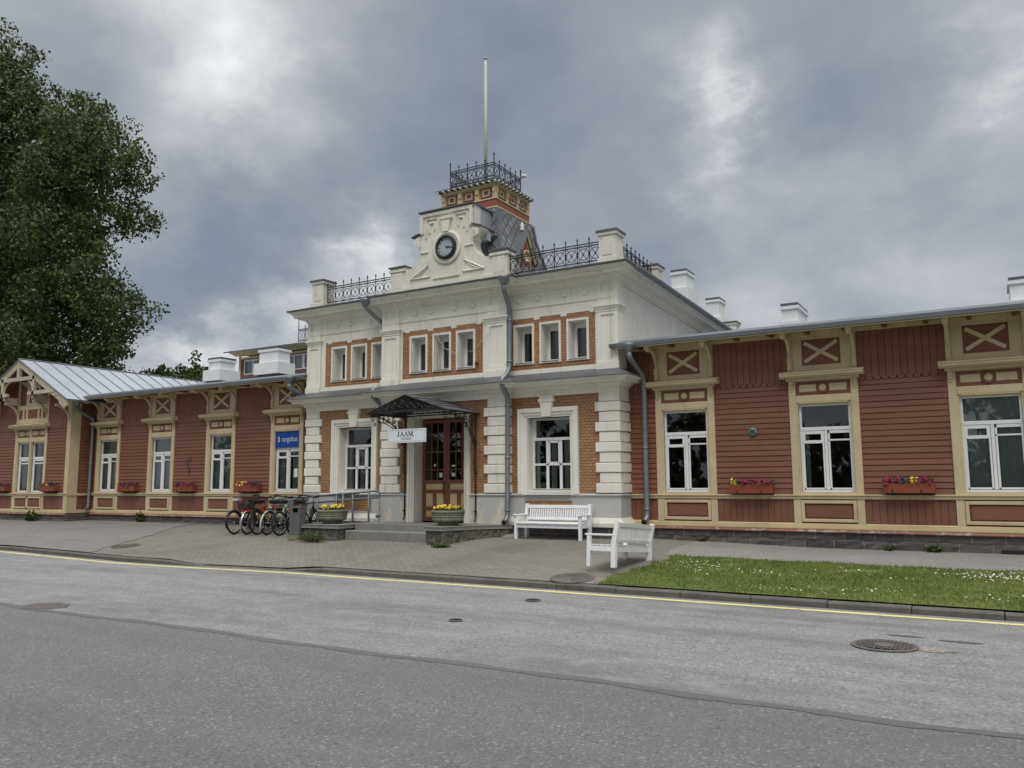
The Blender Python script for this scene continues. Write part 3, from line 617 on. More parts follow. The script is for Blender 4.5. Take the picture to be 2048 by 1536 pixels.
b = MB(); b.box(XL-.01, ML+.02, YS-.012, YS+.02, 4.09, 4.222); b.box(MR-.02, XR+.01, YS-.012, YS+.02, 4.09, 4.222); b.box(ML+.03, MR-.03, YM-.012, YM+.02, 4.09, 4.222)
for x0, x1, y in ((XL-.005, ML+.02, YS), (MR-.02, XR+.005, YS), (ML-.005, MR+.005, YM)): b.box(x0, x1, y-.008, y+.02, 5.42, 6.3); b.box(x0, x1, y-.03, y+.01, 5.655, 5.68)
for key, y in (('L', YS), ('R', YS), ('M', YM)):     # the little tongues that hang between the windows
    u = UW[key]; mid = [(u[0]+u[1])/2, (u[1]+u[2])/2]
    for q in mid: b.box(q-.075, q+.075, y-.010, y+.01, 5.365, 5.425)
    for q in (u[0]-.36, u[2]+.36): b.box(q-.06, q+.06, y-.010, y+.01, 5.385, 5.425)
for x0, x1, y in ((XL+.48, -15.27, YS), (-7.29, XR-.4, YS), (ML+.5, -12.52, YM), (-10.10, MR-.5, YM)): b.box(x0-.02, x1+.02, y-.01, y+.02, 4.2, 5.43)
b.build('frieze', 'cream', st)
for key, y in (('L', YS), ('R', YS), ('M', YM)):
    u = UW[key]; xs = [u[0]-.115, (u[0]+u[1])/2+.02, (u[1]+u[2])/2+.02, u[2]+.19]
    for q in xs: MB().lathe([(.07, 0), (.068, .02), (.045, .034), (.0001, .04)], (q, y-.008, 5.852), 20, 'y').build('rosette', 'cream', st)
# pilasters with sunk panels
def pilaster(x0, x1, y, sgn, ret):
    b = MB(); f = y-.045; pr = .045
    e0, e1 = (0, pr) if sgn > 0 else (pr, 0)
    b.box(x0-e0-.02, x1+e1+.02*(sgn > 0), y-.07, y+.02, 4.09, 4.245)
    b.wall(x0, x1+e1, 4.245, 5.36, f, y+.02, [(x0+.1, x1-.045, 4.345, 5.29)]) if sgn > 0 else b.wall(x0-e0, x1, 4.245, 5.36, f, y+.02, [(x0+.045, x1-.1, 4.345, 5.29)])
    b.box(x0+.02, x1-.02, y-.018, y, 4.3, 5.3); 
    b.sweep([(x0-.0, y+.02), (x0-.0, f), (x1+e1 if sgn > 0 else x1, f), (x1+e1 if sgn > 0 else x1, y+.02 if not ret else ret)], [(.0, 5.35), (.012, 5.36), (.012, 5.39), (.035, 5.42), (.035, 5.44), (.065, 5.47), (.065, 5.505), (.0, 5.52)])
    b.wall(x0+.02, x1+e1, 5.51, 6.12, f+.006, y+.02, [(x0+.10, x1-.04, 5.785, 5.975)]) if sgn > 0 else b.wall(x0-e0, x1-.02, 5.51, 6.12, f+.006, y+.02, [(x0+.04, x1-.10, 5.785, 5.975)])
    b.box(x0, x1, f-.006, y, 5.655, 5.682)
    if ret:   # the return on the side wall
        xs0, xs1 = (x1-.01, x1+pr) if sgn > 0 else (x0-pr, x0+.01)
        b.box(xs0, xs1, y+.0205, ret, 4.1, 5.35); b.box(xs0, xs1, y+.0205, ret, 5.515, 6.1)
    b.build('pilaster', 'cream', st)
pilaster(XR-.45, XR, YS, 1, YS+.34); pilaster(XL, XL+.45, YS, -1, None); pilaster(MR-.52, MR, YM, 1, None); pilaster(ML, ML+.52, YM, -1, None)
b = MB(); b.sweep(PATH, [(.0, 6.0), (.055, 6.005), (.055, 6.045), (.085, 6.05), (.085, 6.08), (.10, 6.10), (.14, 6.125), (.165, 6.13), (.165, 6.15), (.32, 6.155), (.32, 6.215), (.345, 6.22), (.365, 6.25), (.405, 6.275), (.415, 6.30), (0, 6.33)], DZ); b.build('main_cornice', 'cream', st)
b = MB(); b.sweep(PATH, [(.40, 6.295), (.445, 6.30), (.455, 6.335), (.42, 6.35), (.05, 6.47), (-.5, 6.52)], DZ); b.build('roof_edge', 'slate_metal', st)
b = MB(); b.sweep(PATH[6:], [(.44, 6.22), (.50, 6.215), (.54, 6.26), (.54, 6.30), (.50, 6.30), (.47, 6.25)], DZ[6:]); b.build('gutter', 'zinc', st); b = MB(); b.sweep(PATH[:2], [(.44, 6.22), (.50, 6.215), (.54, 6.26), (.54, 6.30), (.50, 6.30), (.47, 6.25)], DZ[:2]); b.build('gutter', 'zinc', st)
b = MB(); b.add([(XL+.3, -.2, 6.5), (XR-.3, -.2, 6.5), (XR-.3, BK, 6.14), (XL+.3, BK, 6.14)], [(0, 1, 2, 3)]); b.build('roof', 'slate_metal', st)
# window surrounds
def surround(x0, x1, z0, z1, y, w, pr, mat, parent, inner):
    b = MB()
    for k, (o, d) in enumerate(((0, pr), (w*.45, pr*.6), (w*.75, pr*.25))):
        i = (w*.45, w*.75, w)[k]
        b.box(x0+o, x0+i, y-d, y+.03, z0, z1-o); b.box(x1-i, x1-o, y-d, y+.03, z0, z1-o); b.box(x0+i, x1-i, y-d, y+.03, z1-i, z1-o)
    xa, xb, zt = x0+w, x1-w, z1-w
    b.box(xa-.06, xa+inner, y+.03, y+.28, z0, zt+.02); b.box(xb-inner, xb+.06, y+.03, y+.28, z0, zt+.02); b.box(xa+inner, xb-inner, y+.03, y+.28, zt-inner, zt+.02)
    return b
for key, y in (('L', YS), ('M', YM), ('R', YS)):
    for c in UW[key]:
        b = MB(); x0, x1, z0, z1 = c-.272, c+.272, 4.345, 5.285
        for (q, d) in ((0, .03),): b.box(x0, x0+.05, y-d, y+.03, z0, z1); b.box(x1-.05, x1, y-d, y+.03, z0, z1); b.box(x0+.05, x1-.05, y-d, y+.03, z1-.05, z1); b.box(x0+.05, x1-.05, y-d, y+.03, z0, z0+.035)
        b.build('window_surround', 'cream', st)
        o = window(st, c-.222, c+.222, 4.40, 5.235, y+.27, [(.16, .84, .02, .98, .02), ] and [(.05, .16, .03, .97), (.84, .95, .03, .97), (.16, .84, .86, .97), (.16, .84, .03, .07)], fr=.05)
        MB().prism([(y-.045, 4.375), (y-.045, 4.383), (y+.27, 4.43), (y+.27, 4.40)], 'x', c-.222, c+.222).build('sill', 'slate_metal', o)
for a, c in GWIN:
    surround(a, c, 1.41, 3.33, YS, .21, .075, 'cream', st, .0).build('window_surround', 'cream', st)
    m_ = (a+c)/2
    b = MB(); b.prism([(m_-.10, 3.13), (m_+.10, 3.13), (m_+.16, 3.46), (m_-.16, 3.46)], 'y', YS-.11, YS+.02); b.box(m_-.19, m_+.19, YS-.125, YS+.02, 3.46, 3.52); b.box(m_-.17, m_+.17, YS-.10, YS+.02, 3.52, 3.60); b.prism([(m_-.05, 3.18), (m_+.05, 3.18), (m_+.09, 3.42), (m_-.09, 3.42)], 'y', YS-.118, YS-.1); b.build('keystone', 'cream', st)
    o = window(st, a+.21, c-.21, 1.48, 3.12, YS+.26, [(0, 1, .69, .73, -.012), (.315, .375, .03, .69), (.625, .685, .03, .69), (.03, .97, .345, .375), (.375, .405, .37, .68), (.595, .625, .37, .68), (.375, .625, .37, .395), (.375, .625, .655, .69), (.03, .08, .73, .97)], fr=.05,
        curtain=('curtain', [(.40, .52, .02, .69), (.70, .82, .02, .69), (.06, .14, .02, .69)]))
    MB().prism([(YS-.10, 1.375), (YS-.10, 1.385), (YS+.27, 1.52), (YS+.27, 1.36)], 'x', a+.19, c-.19).build('sill', 'slate_metal', o)
# entrance
d0, d1 = DOOR
b = MB()
for s, x in ((-1, d0), (1, d1)):
    for w0, w1, pr in ((.02, .07, .03), (.07, .13, .055), (.13, .19, .085)):
        lo, hi = sorted((x+s*w0, x+s*w1)); b.box(lo, hi, YM-pr, YM+.34, .74, 3.235+w0)
for w0, w1, pr in ((.02, .07, .03), (.07, .13, .055), (.13, .19, .085)): b.box(d0-w1, d1+w1, YM-pr, YM+.3, 3.215+w0, 3.215+w1)
b.build('door_surround', 'cream', st)
def leaf(xa, xb, hand):
    y = YM+.30; b = MB(); s = .085
    o = None
    zs = [.76, .86, 1.02, 1.10, 1.43, 1.51, 1.66, 1.745, 3.13, 3.20]
    b.box(xa, xa+s, y, y+.05, .76, 3.20); b.box(xb-s, xb, y, y+.05, .76, 3.20)
    for z0, z1 in ((.76, .86), (1.02, 1.10), (1.43, 1.51), (1.66, 1.745), (3.12, 3.20)): b.box(xa+s, xb-s, y, y+.05, z0, z1)
    mx = (xa+xb)/2; b.box(mx-.045, mx+.045, y, y+.05, 1.10, 1.43)
    g0, g1 = xa+s, xb-s; w = g1-g0
    for k in (1, 2): b.box(g0+w*k/3-.011, g0+w*k/3+.011, y+.006, y+.045, 1.745, 3.12)
    for zz in (1.99, 2.42, 2.86): b.box(g0, g1, y+.007, y+.044, zz-.011, zz+.011)
    o = b.build('door', 'door_red', st)
    p = MB()
    for x0, x1, z0, z1 in ((g0, g1, .86, 1.02), (g0, mx-.045, 1.10, 1.43), (mx+.045, g1, 1.10, 1.43), (g0, g1, 1.51, 1.66)):
        p.cbox(x0, x1, y+.022, y+.04, z0, z1, .004); p.cbox(x0+.05, x1-.05, y+.010, y+.03, z0+.035, z1-.035, .012)
    p.build('panel', 'door_yellow', o)
    MB().add([(g0, y+.025, 1.745), (g1, y+.025, 1.745), (g1, y+.025, 3.12), (g0, y+.025, 3.12)], [(0, 1, 2, 3)]).build('pane', 'glass', o)
    hx = xb-.045 if hand > 0 else xa+.045
    if hand > 0: MB().tube([(hx, y-.0, 1.70), (hx, y-.055, 1.68), (hx, y-.06, 1.55), (hx, y-.055, 1.42), (hx, y-.0, 1.40)], .013, 6).build('handle', 'iron', o)
    n = MB()
    for px, pz, w_, h_ in (((g0+w*.84), 1.86, .09, .11), ((g0+w*.5), 2.10, .05, .06), ((g0+w*.2), 1.87, .10, .09), ((g0+w*.2), 2.08, .10, .04))[(0 if hand > 0 else 2):(2 if hand > 0 else 4)]: n.box(px-w_/2, px+w_/2, y+.018, y+.0235, pz-h_/2, pz+h_/2)
    n.build('notice', 'paper', o)
leaf(d0, (d0+d1)/2-.003, 1); leaf((d0+d1)/2+.003, d1, -1)
# parapet piers and clock gable
def pier(x, y, z0, z1, w=.40, d=.42):
    b = MB(); b.box(x-w/2-.03, x+w/2+.03, y-.03, y+d+.03, z0, z0+.15); b.wall(x-w/2, x+w/2, z0+.15, z1-.11, y, y+d); b.cbox(x-w/2+.07, x+w/2-.07, y-.015, y+.02, z0+.2, z1-.16, .01); b.box(x-w/2-.035, x+w/2+.035, y-.035, y+d+.035, z1-.11, z1-.045)
    o = b.build('parapet_pier', 'cream_dirty', st); MB().box(x-w/2-.055, x+w/2+.055, y-.055, y+d+.055, z1-.045, z1).build('cap', 'slate_metal', o)
pier(-6.99, -.55, 6.42, 7.19); pier(-6.99, 1.95, 6.35, 6.98); pier(-6.99, 9.0, 6.0, 6.76); pier(-15.60, -.55, 6.42, 7.21)
GX = -11.34
def arc(cx, cz, r, a0, a1, n): return [(cx+r*math.cos(R(lerp(a0, a1, i/n))), cz+r*math.sin(R(lerp(a0, a1, i/n)))) for i in range(n+1)]
half = [(1.76, 6.45), (1.76, 7.17), (1.29, 7.17), (1.29, 7.05)]+[(1.24-.44*math.sin(t*PI/2), 7.07+.42*(1-math.cos(t*PI/2))) for t in [i/8 for i in range(9)]]+[(.80, 7.53), (.84, 7.56), (.84, 7.68), (.90, 7.71), (.93, 7.76), (1.01, 7.80), (1.02, 7.86), (.80, 7.93), (.80, 8.47)]
out = [(GX+x, z) for x, z in half]+[(GX-x, z) for x, z in reversed(half)]
gb = MB().prism(out, 'y', -.50, -.18)
for s in (-1, 1):
    e = [(GX+s*x, z) for x, z in ((.80, 7.60), (.96, 7.66), (1.0, 7.80), (.80, 7.86))]; gb.prism(e, 'y', -.56, -.46)
    cap = [(GX+s*1.79, 7.06), (GX+s*1.27, 7.06), (GX+s*1.27, 7.12), (GX+s*1.79, 7.12)]; gb.prism(cap, 'y', -.54, -.14)
    gb.cbox(*sorted((GX+s*1.36, GX+s*1.70)), -.53, -.49, 6.62, 7.02, .01)
    gb.box(*sorted((GX+s*.80, GX+s*.70)), -.55, -.49, 7.93, 8.42)
    lp = lambda pts: [(GX+s*x, z) for x, z in pts]
    for i, (p, q) in enumerate(zip(*[iter([(.30, 8.28), (.62, 8.28), (.62, 8.28), (.62, 7.80), (.36, 8.17), (.52, 8.17), (.52, 8.17), (.52, 7.92), (.36, 8.17), (.36, 7.98), (.52, 7.10), (1.1, 6.80), (.52, 6.80), (1.12, 6.80), (.52, 6.80), (.52, 7.25)])]*2)):
        a, c = lp([p, q]); gb.bar((a[0], -.51, a[1]), (c[0], -.51, c[1]), .042)
    cv = lp([(1.1-.56*math.sin(t*PI/2), 6.81+.46*(1-math.cos(t*PI/2))) for t in [i/6 for i in range(7)]]); gb.tube([(a, -.505, c) for a, c in cv], .026, 4)
    gb.bar((GX+s*.55, -.51, 7.44), (GX+s*.80, -.51, 7.44), .035)
gb.box(GX-.80, GX+.80, -.545, -.49, 8.36, 8.44); gb.box(GX-.40, GX+.40, -.53, -.49, 6.72, 6.76); gb.box(GX-1.79, GX+1.79, -.53, -.15, 6.43, 6.62)
gb.prism([(GX-.09, 7.88), (GX+.09, 7.88), (GX+.15, 8.20), (GX-.15, 8.20)], 'y', -.57, -.49); gb.box(GX-.19, GX+.19, -.59, -.49, 8.20, 8.26)
gb.lathe([(.43, 0), (.43, .03), (.40, .05), (.36, .05), (.345, .035), (.30, .035)], (GX+.02, -.50, 7.475), 40, 'y')
gable = gb.build('clock_gable', 'cream_dirty', st)
b = MB(); b.box(GX-.79, GX+.79, -.18, .34, 7.9, 8.46); 
for s in (-1, 1): b.box(*sorted((GX+s*.78, GX+s*1.0)), -.18, -.02, 7.6, 7.86)
b.build('gable_back', 'roof_light', st)
b = MB(); lowh = [p for p in half[4:13]]; b.prism([(GX+1.22, 6.5)]+[(GX+x-.015, z-.015) for x, z in lowh]+[(GX+.79, 7.9), (GX-.79, 7.9)]+[(GX-x+.015, z-.015) for x, z in reversed(lowh)]+[(GX-1.22, 6.5)], 'y', -.18, .30); b.build('gable_back', 'roof_metal', st)
b = MB(); b.box(GX-.83, GX+.83, -.58, .36, 8.465, 8.50); b.build('coping', 'slate_metal', st)
for s in (-1, 1): MB().box(*sorted((GX+s*1.25, GX+s*1.80)), -.56, -.12, 7.17, 7.20).build('coping', 'slate_metal', st); MB().prism([(GX+s*.79, 7.93), (GX+s*1.04, 7.86), (GX+s*1.04, 7.885), (GX+s*.79, 7.955)], 'y', -.59, .2).build('coping', 'slate_metal', st)
ck = MB().lathe([(.305, 0), (.31, .05), (.29, .075), (.24, .08), (.238, .02)], (GX+.02, -.53, 7.475), 40, 'y').build('clock', 'iron', st)
MB().lathe([(.245, 0), (.245, .03), (.0001, .03)], (GX+.02, -.53, 7.475), 40, 'y', smooth=False).build('dial', 'dial', ck)
b = MB(); y = -.565
for k in range(12):
    a = k*PI/6; q = MB(); ca, sa = math.cos(a), math.sin(a)
    for r0, r1, w in ((.185, .225, .010),): b.bar((GX+.02+r0*sa, y, 7.475+r0*ca), (GX+.02+r1*sa, y, 7.475+r1*ca), w)
for a, L_, w in ((100, .19, .016), (96, .12, .026)): a = R(a); b.bar((GX+.02, y-.004, 7.475), (GX+.02+L_*math.sin(a), y-.004, 7.475+L_*math.cos(a)), w)
b.build('hands', 'ink', ck)

# ornamental iron railing made of posts with spear heads and ringed panels
def railing(name, p, q, z, h, n, parent, mat='iron_brown', r=.012, zq=None, ends=0.0):
    b = MB(); p = Vector((*p, 0)); q = Vector((*q, 0)); zq = z if zq is None else zq; u = (q-p).normalized()
    def at(t, dz, off=0): v = p.lerp(q, t)+u*off; return Vector((v.x, v.y, lerp(z, zq, t)+dz))
    for dz in (.04, .11, h-.09, h-.03): b.bar(at(0, dz), at(1, dz), r*1.6)
    st_ = (q-p).length/n
    for i in range(n+1):
        t = i/n; b.bar(at(t, -.03), at(t, h+.04), r*1.5); e = at(t, h+.0)
        tall = ends if i in (0, n) else 0
        if tall: b.bar(at(t, h), at(t, h+.05+tall), r*2)
        b.lathe([(.004, 0), (.014, .01), (.008, .02), (.008, .05), (.028, .065), (.018, .085), (.0001, .14)], (e.x, e.y, e.z+tall), 6)
        for dz in (.075, h-.06):
            for s in (-1, 1):
                if 0 <= t+s*.25/n <= 1: b.tube([at(t+s*.25/n, dz, .026*math.cos(a*PI/4))+Vector((0, 0, .024*math.sin(a*PI/4))) for a in range(8)], .006, 3, closed=True)
    rz = (h-.20)/2
    mz = (.11+h-.09)/2
    rr = min(rz, st_*.45)
    for i in range(n):
        t = (i+.5)/n; c = at(t, mz)
        b.tube([c+u*rr*math.cos(a*PI/8)+Vector((0, 0, rr*math.sin(a*PI/8))) for a in range(16)], .009, 4, closed=True)
        k = .92
        for s in (-1, 1): b.bar(c-u*st_*.42*k-Vector((0, 0, s*rz*k)), c+u*st_*.42*k+Vector((0, 0, s*rz*k)), .011)
        b.add([c+u*.032, c+Vector((0, 0, .032)), c-u*.032, c-Vector((0, 0, .032)), c+Vector((u.y, -u.x, 0))*.02, c-Vector((u.y, -u.x, 0))*.02], [(0, 1, 4), (1, 2, 4), (2, 3, 4), (3, 0, 4), (1, 0, 5), (2, 1, 5), (3, 2, 5), (0, 3, 5)])
    return b.build(name, mat, parent)
railing('railing', (-9.56, -.40), (-7.20, -.40), 6.47, .56, 8, st); railing('railing', (-15.38, -.40), (-13.12, -.40), 6.47, .56, 8, st)
railing('railing', (-6.92, -.10), (-6.92, 1.93), 6.46, .56, 8, st, zq=6.36); 

# tower
TY = 1.31
tw = MB().box(CX-.80, CX+.80, TY-.80, TY+.80, 7.0, 9.33).build('tower', 'yellow_wood', st)
b = MB()
for k, (h0, h1, za, zb) in enumerate(((1.18, .86, 7.05, 8.60),)):
    pass
def skirt(prof, mat, name):
    b = MB(); uv = []
    for i in range(4):
        a = i*PI/2; ca, sa = round(math.cos(a)), round(math.sin(a))
        def P(u, w, z): return (CX+u*ca-w*sa, TY+u*sa+w*ca, z)
        for (w0, z0), (w1, z1) in zip(prof, prof[1:]):
            b.add([P(-w0, -w0, z0), P(w0, -w0, z0), P(w1, -w1, z1), P(-w1, -w1, z1)], [(0, 1, 2, 3)]); uv += [(-w0, z0), (w0, z0), (w1, z1), (-w1, z1)]
    o = b.build(name, mat, tw); l = o.data.uv_layers.new(name='UVMap')
    for li, u_ in enumerate(uv): l.data[li].uv = u_
    return o
skirt([(1.34, 6.9), (1.22, 7.25), (1.08, 7.75), (.97, 8.2), (.92, 8.60)], 'slate', 'slate_skirt')
b = MB()
for sx_ in (-1, 1):
    for sy_ in (-1, 1): b.tube([(CX+sx_*w, TY+sy_*w, z) for w, z in ((1.345, 6.9), (1.225, 7.25), (1.085, 7.75), (.975, 8.2), (.925, 8.6))], .055, 4)
b.build('hip_flashing', 'roof_metal', tw)
b = MB(); b.box(CX-.855, CX+.855, TY-.855, TY+.855, 8.66, 8.885); b.build('red_band', 'roof_red', tw)
b = MB(); b.sweep([(CX-.855, TY+.855), (CX-.855, TY-.855), (CX+.855, TY-.855), (CX+.855, TY+.855), (CX-.855, TY+.855)], [(.0, 8.58), (.03, 8.585), (.075, 8.63), (.075, 8.66), (.0, 8.665)])
b.sweep([(CX-.855, TY+.855), (CX-.855, TY-.855), (CX+.855, TY-.855), (CX+.855, TY+.855), (CX-.855, TY+.855)], [(.0, 8.885), (.02, 8.885), (.02, 8.91), (.0, 8.92)])
for i in range(4):
    ca, sa = round(math.cos(i*PI/2)), round(math.sin(i*PI/2))
    def bx(u0, u1, w0, w1, z0, z1):
        xs = [CX+u*ca+w*sa for u in (u0, u1) for w in (w0, w1)]; ys = [TY+u*sa-w*ca for u in (u0, u1) for w in (w0, w1)]; b.box(min(xs), max(xs), min(ys), max(ys), z0, z1)
    for u in (-.80, -.27, .27, .80):
        bx(u-.07, u+.07, .80, .845, 8.90, 9.30)
        bx(u-.05, u+.05, .84, .875, 9.08, 9.2)
    for u in (-.535, 0, .535): bx(u-.205, u+.205, .80, .825, 8.91, 8.955); bx(u-.205, u+.205, .80, .825, 9.225, 9.30)
    bx(-.86, .86, .80, .86, 9.25, 9.32)
b.build('tower_trim', 'yellow_wood', tw)
for i in range(4):
    ca, sa = round(math.cos(i*PI/2)), round(math.sin(i*PI/2))
    for u in (-.535, 0, .535):
        b = MB()
        def bx(u0, u1, w0, w1, z0, z1):
            xs = [CX+q*ca+w*sa for q in (u0, u1) for w in (w0, w1)]; ys = [TY+q*sa-w*ca for q in (u0, u1) for w in (w0, w1)]; b.box(min(xs), max(xs), min(ys), max(ys), z0, z1)
        for a, c, d, e, w in ((-.155, -.115, 8.965, 9.21, .845), (.115, .155, 8.965, 9.21, .845), (-.115, .115, 9.175, 9.21, .845), (-.115, .115, 8.965, 8.995, .845)): bx(u+a, u+c, .79, w, d, e)
        o = b.build('window', 'roof_red', tw)
        b = MB()
        for a, c, d, e in ((-.115, -.07, 8.995, 9.175), (.07, .115, 8.995, 9.175), (-.07, .07, 9.14, 9.175), (-.07, .07, 8.995, 9.03)): bx(u+a, u+c, .79, .832, d, e)
        b.build('frame', 'yellow_wood', o)
        b = MB(); bx(u-.075, u+.075, .79, .808, 9.0, 9.16); b.build('pane', 'slate_metal', o)
b = MB(); b.add([(CX+s*.97, TY+t*.97, 9.33) for s, t in ((-1, -1), (1, -1), (1, 1), (-1, 1))]+[(CX+s*.97, TY+t*.97, 9.37) for s, t in ((-1, -1), (1, -1), (1, 1), (-1, 1))]+[(CX+s*.6, TY+t*.6, 9.52) for s, t in ((-1, -1), (1, -1), (1, 1), (-1, 1))],
    [(3, 2, 1, 0)]+[(i, (i+1) % 4, 4+(i+1) % 4, 4+i) for i in range(4)]+[(4+i, 4+(i+1) % 4, 8+(i+1) % 4, 8+i) for i in range(4)]+[(8, 9, 10, 11)]); b.build('tower_roof', 'roof_metal', tw)
b = MB()
for i in range(11):
    u = -.9+i*.18; b.box(CX+u-.02, CX+u+.02, TY-.99, TY-.80, 9.30, 9.332); b.box(CX+.80, CX+.99, TY+u-.02, TY+u+.02, 9.30, 9.332)
b.build('rafter_ends', 'cream', tw)
for p, q in (((-.69, -.69), (.69, -.69)), ((.69, -.69), (.69, .69)), ((.69, .69), (-.69, .69)), ((-.69, .69), (-.69, -.69))):
    railing('railing', (CX+p[0], TY+p[1]), (CX+q[0], TY+q[1]), 9.47, .50, 5, tw, ends=.12)
b = MB().bar((CX+.69, TY+.69, 9.9), (CX+.80, TY+.66, 9.98), .03); b.lathe([(.03, 0), (.075, .02), (.07, .07), (.0001, .10)], (CX+.83, TY+.65, 9.93), 12); b.build('lamp', 'white_plastic', tw)
# small pointed dormer on the right-hand slope of the tower
dx = CX+1.22
b = MB(); b.prism([(TY-.33, 7.1), (TY+.33, 7.1), (TY+.33, 7.55), (TY, 8.14), (TY-.33, 7.55)], 'x', CX+.7, dx); dm = b.build('dormer', 'yellow_wood', tw)
b = MB()
for s in (-1, 1): b.add([(CX+.6, TY, 8.23), (dx+.10, TY, 8.23), (dx+.10, TY+s*.50, 7.38), (CX+.6, TY+s*.50, 7.38), (CX+.6, TY, 8.19), (dx+.10, TY, 8.19), (dx+.10, TY+s*.50, 7.34), (CX+.6, TY+s*.50, 7.34)], [(0, 1, 2, 3), (7, 6, 5, 4), (1, 5, 6, 2), (2, 6, 7, 3), (0, 4, 5, 1)])
b.build('roof', 'roof_metal', dm)
b = MB(); b.prism([(TY-.22, 7.1), (TY+.22, 7.1), (TY+.22, 7.52), (TY, 7.95), (TY-.22, 7.52)], 'x', dx-.01, dx+.012); b.build('red_panel', 'roof_red', dm)
b = MB(); b.lathe([(.17, 0), (.17, .035), (.12, .035), (.12, .01)], (dx+.012, TY, 7.5), 24, 'x')
for s in (-1, 1): b.bar((dx+.05, TY, 8.14), (dx+.05, TY+s*.44, 7.38), .06)
b.build('round_frame', 'yellow_wood', dm); MB().lathe([(.125, 0), (.0001, .002)], (dx+.02, TY, 7.5), 24, 'x').build('pane', 'slate_metal', dm)
b = MB().lathe([(.05, 0), (.07, .04), (.035, .08), (.06, .14), (.0001, .25)], (dx-.1, TY, 8.2), 10).build('finial', 'cream', dm)
fp = thing('flagpole', (CX, TY, 9.52), 'tall bare off white flagpole rising from the station tower', 'flagpole')
MB().tube([(CX, TY, 9.5), (CX, TY, 13.30)], .05, 10, radii=[.052, .036]).build('pole', 'pole_white', fp); MB().lathe([(.055, 0), (.055, .03), (.0001, .05)], (CX, TY, 13.29), 10).build('cap', 'pole_white', fp)
# chimneys
def chimney(parent, x0, x1, y0, y1, zb, zs, zt, mat='plaster_white', cap='slate_metal', st_=.09, fl=0):
    b = MB(); b.box(x0-st_, x1+st_, y0-st_, y1+st_, zs-fl if fl else zb, zs); b.box(x0, x1, y0, y1, zs, zt-.12); b.box(x0-.04, x1+.04, y0-.04, y1+.04, zt-.12, zt-.04)
    o = b.build('chimney', mat, parent); MB().box(x0-.02, x1+.02, y0-.02, y1+.02, zt-.04, zt+.035).build('cap', cap, o)
    if fl: MB().box(x0-.03, x1+.03, y0-.03, y1+.03, zb, zs-fl).build('flashing', cap, o)
    return o
chimney(st, -7.95, -7.5, 6.36, 7.1, 5.9, 7.40, 7.94); chimney(st, -7.94, -7.5, 9.72, 10.4, 5.8, 7.1, 7.74)
# downpipes
def pipe(parent, hop, pts, r=.05, mat='zinc', hs=1.0):
    b = MB(); b.tube(pts, r, 10)
    if hop: x, y, z = hop; b.lathe([(.055*hs, -.14), (.06*hs, -.1), (.115*hs, -.02), (.125*hs, .02), (.125*hs, .06), (.11*hs, .06), (.05, .0)], (x, y, z), 12)
    for i in range(len(pts)-1):
        p, q = Vector(pts[i]), Vector(pts[i+1]); L_ = (q-p).length
        if abs((q-p).normalized().z) > .98 and L_ > 1:
            for t in ([.04, .5, .96] if L_ > 2 else [.1, .9]): c = p.lerp(q, t); b.lathe([(r+.001, -.02), (r+.012, -.018), (r+.012, .018), (r+.001, .02)], c, 10)
    return b.build('downpipe', mat, parent)
pipe(st, (-9.30, -1.14, 6.27), [(-9.30, -1.14, 6.16), (-9.31, -1.10, 6.02), (-9.36, -.76, 5.62), (-9.37, -.74, 5.5), (-9.385, -.75, 4.3), (-9.39, -.85, 4.12), (-9.40, -1.06, 3.98), (-9.40, -1.06, 3.86), (-9.42, -.80, 3.62), (-9.42, -.78, 3.5), (-9.44, -.78, .95), (-9.44, -.82, .86), (-9.44, -.92, .80)], .058, hs=1.15)
MB().lathe([(.059, 0), (.0001, .004)], (-9.44, -.945, .79), 10, 'y').build('pipe_mouth', 'bin_hole', st)
pipe(st, (-13.42, -1.10, 6.25), [(-13.42, -1.10, 6.14), (-13.40, -1.06, 6.06), (-13.20, -.66, 5.72), (-13.19, -.63, 5.6), (-13.19, -.62, 4.3), (-13.2, -.72, 4.1), (-13.22, -1.0, 3.98), (-13.22, -1.0, 3.82), (-13.17, -.68, 3.58), (-13.165, -.66, 3.45), (-13.165, -.66, .98), (-13.165, -.72, .90), (-13.165, -.82, .86)], .052, hs=1.15)
# cables
b = MB(); b.tube([(-12.0+.0, -1.10, 6.3), (-11.6, -.82, 5.5), (-11.2, -.8, 4.9), (-10.8, -.8, 4.70), (-10.35, -.8, 4.76), (-9.9, -.8, 5.15), (-9.62, -.82, 5.55), (-9.45, -.9, 5.9)], .007, 4); b.tube([(-12.45, -1.08, 6.3), (-12.52, -.8, 5.9), (-12.53, -.77, 5.4), (-12.54, -.77, 4.2)], .005, 4)
b.tube([(-8.3, -.96, 6.2), (-7.5, -.96, 6.24), (-7.0, -.9, 6.2), (-6.93, -.65, 6.05), (-6.92, -.61, 5.6), (-6.92, -.66, 5.47), (-6.92, -.61, 5.3), (-6.92, -.61, 4.3)], .006, 4); b.build('cable', 'wire', st)
MB().lathe([(.042, 0), (.042, .04), (.025, .06), (.0001, .065)], (-10.28, -.74, 4.46), 12, 'y').build('alarm_bell', 'bell_red', st)

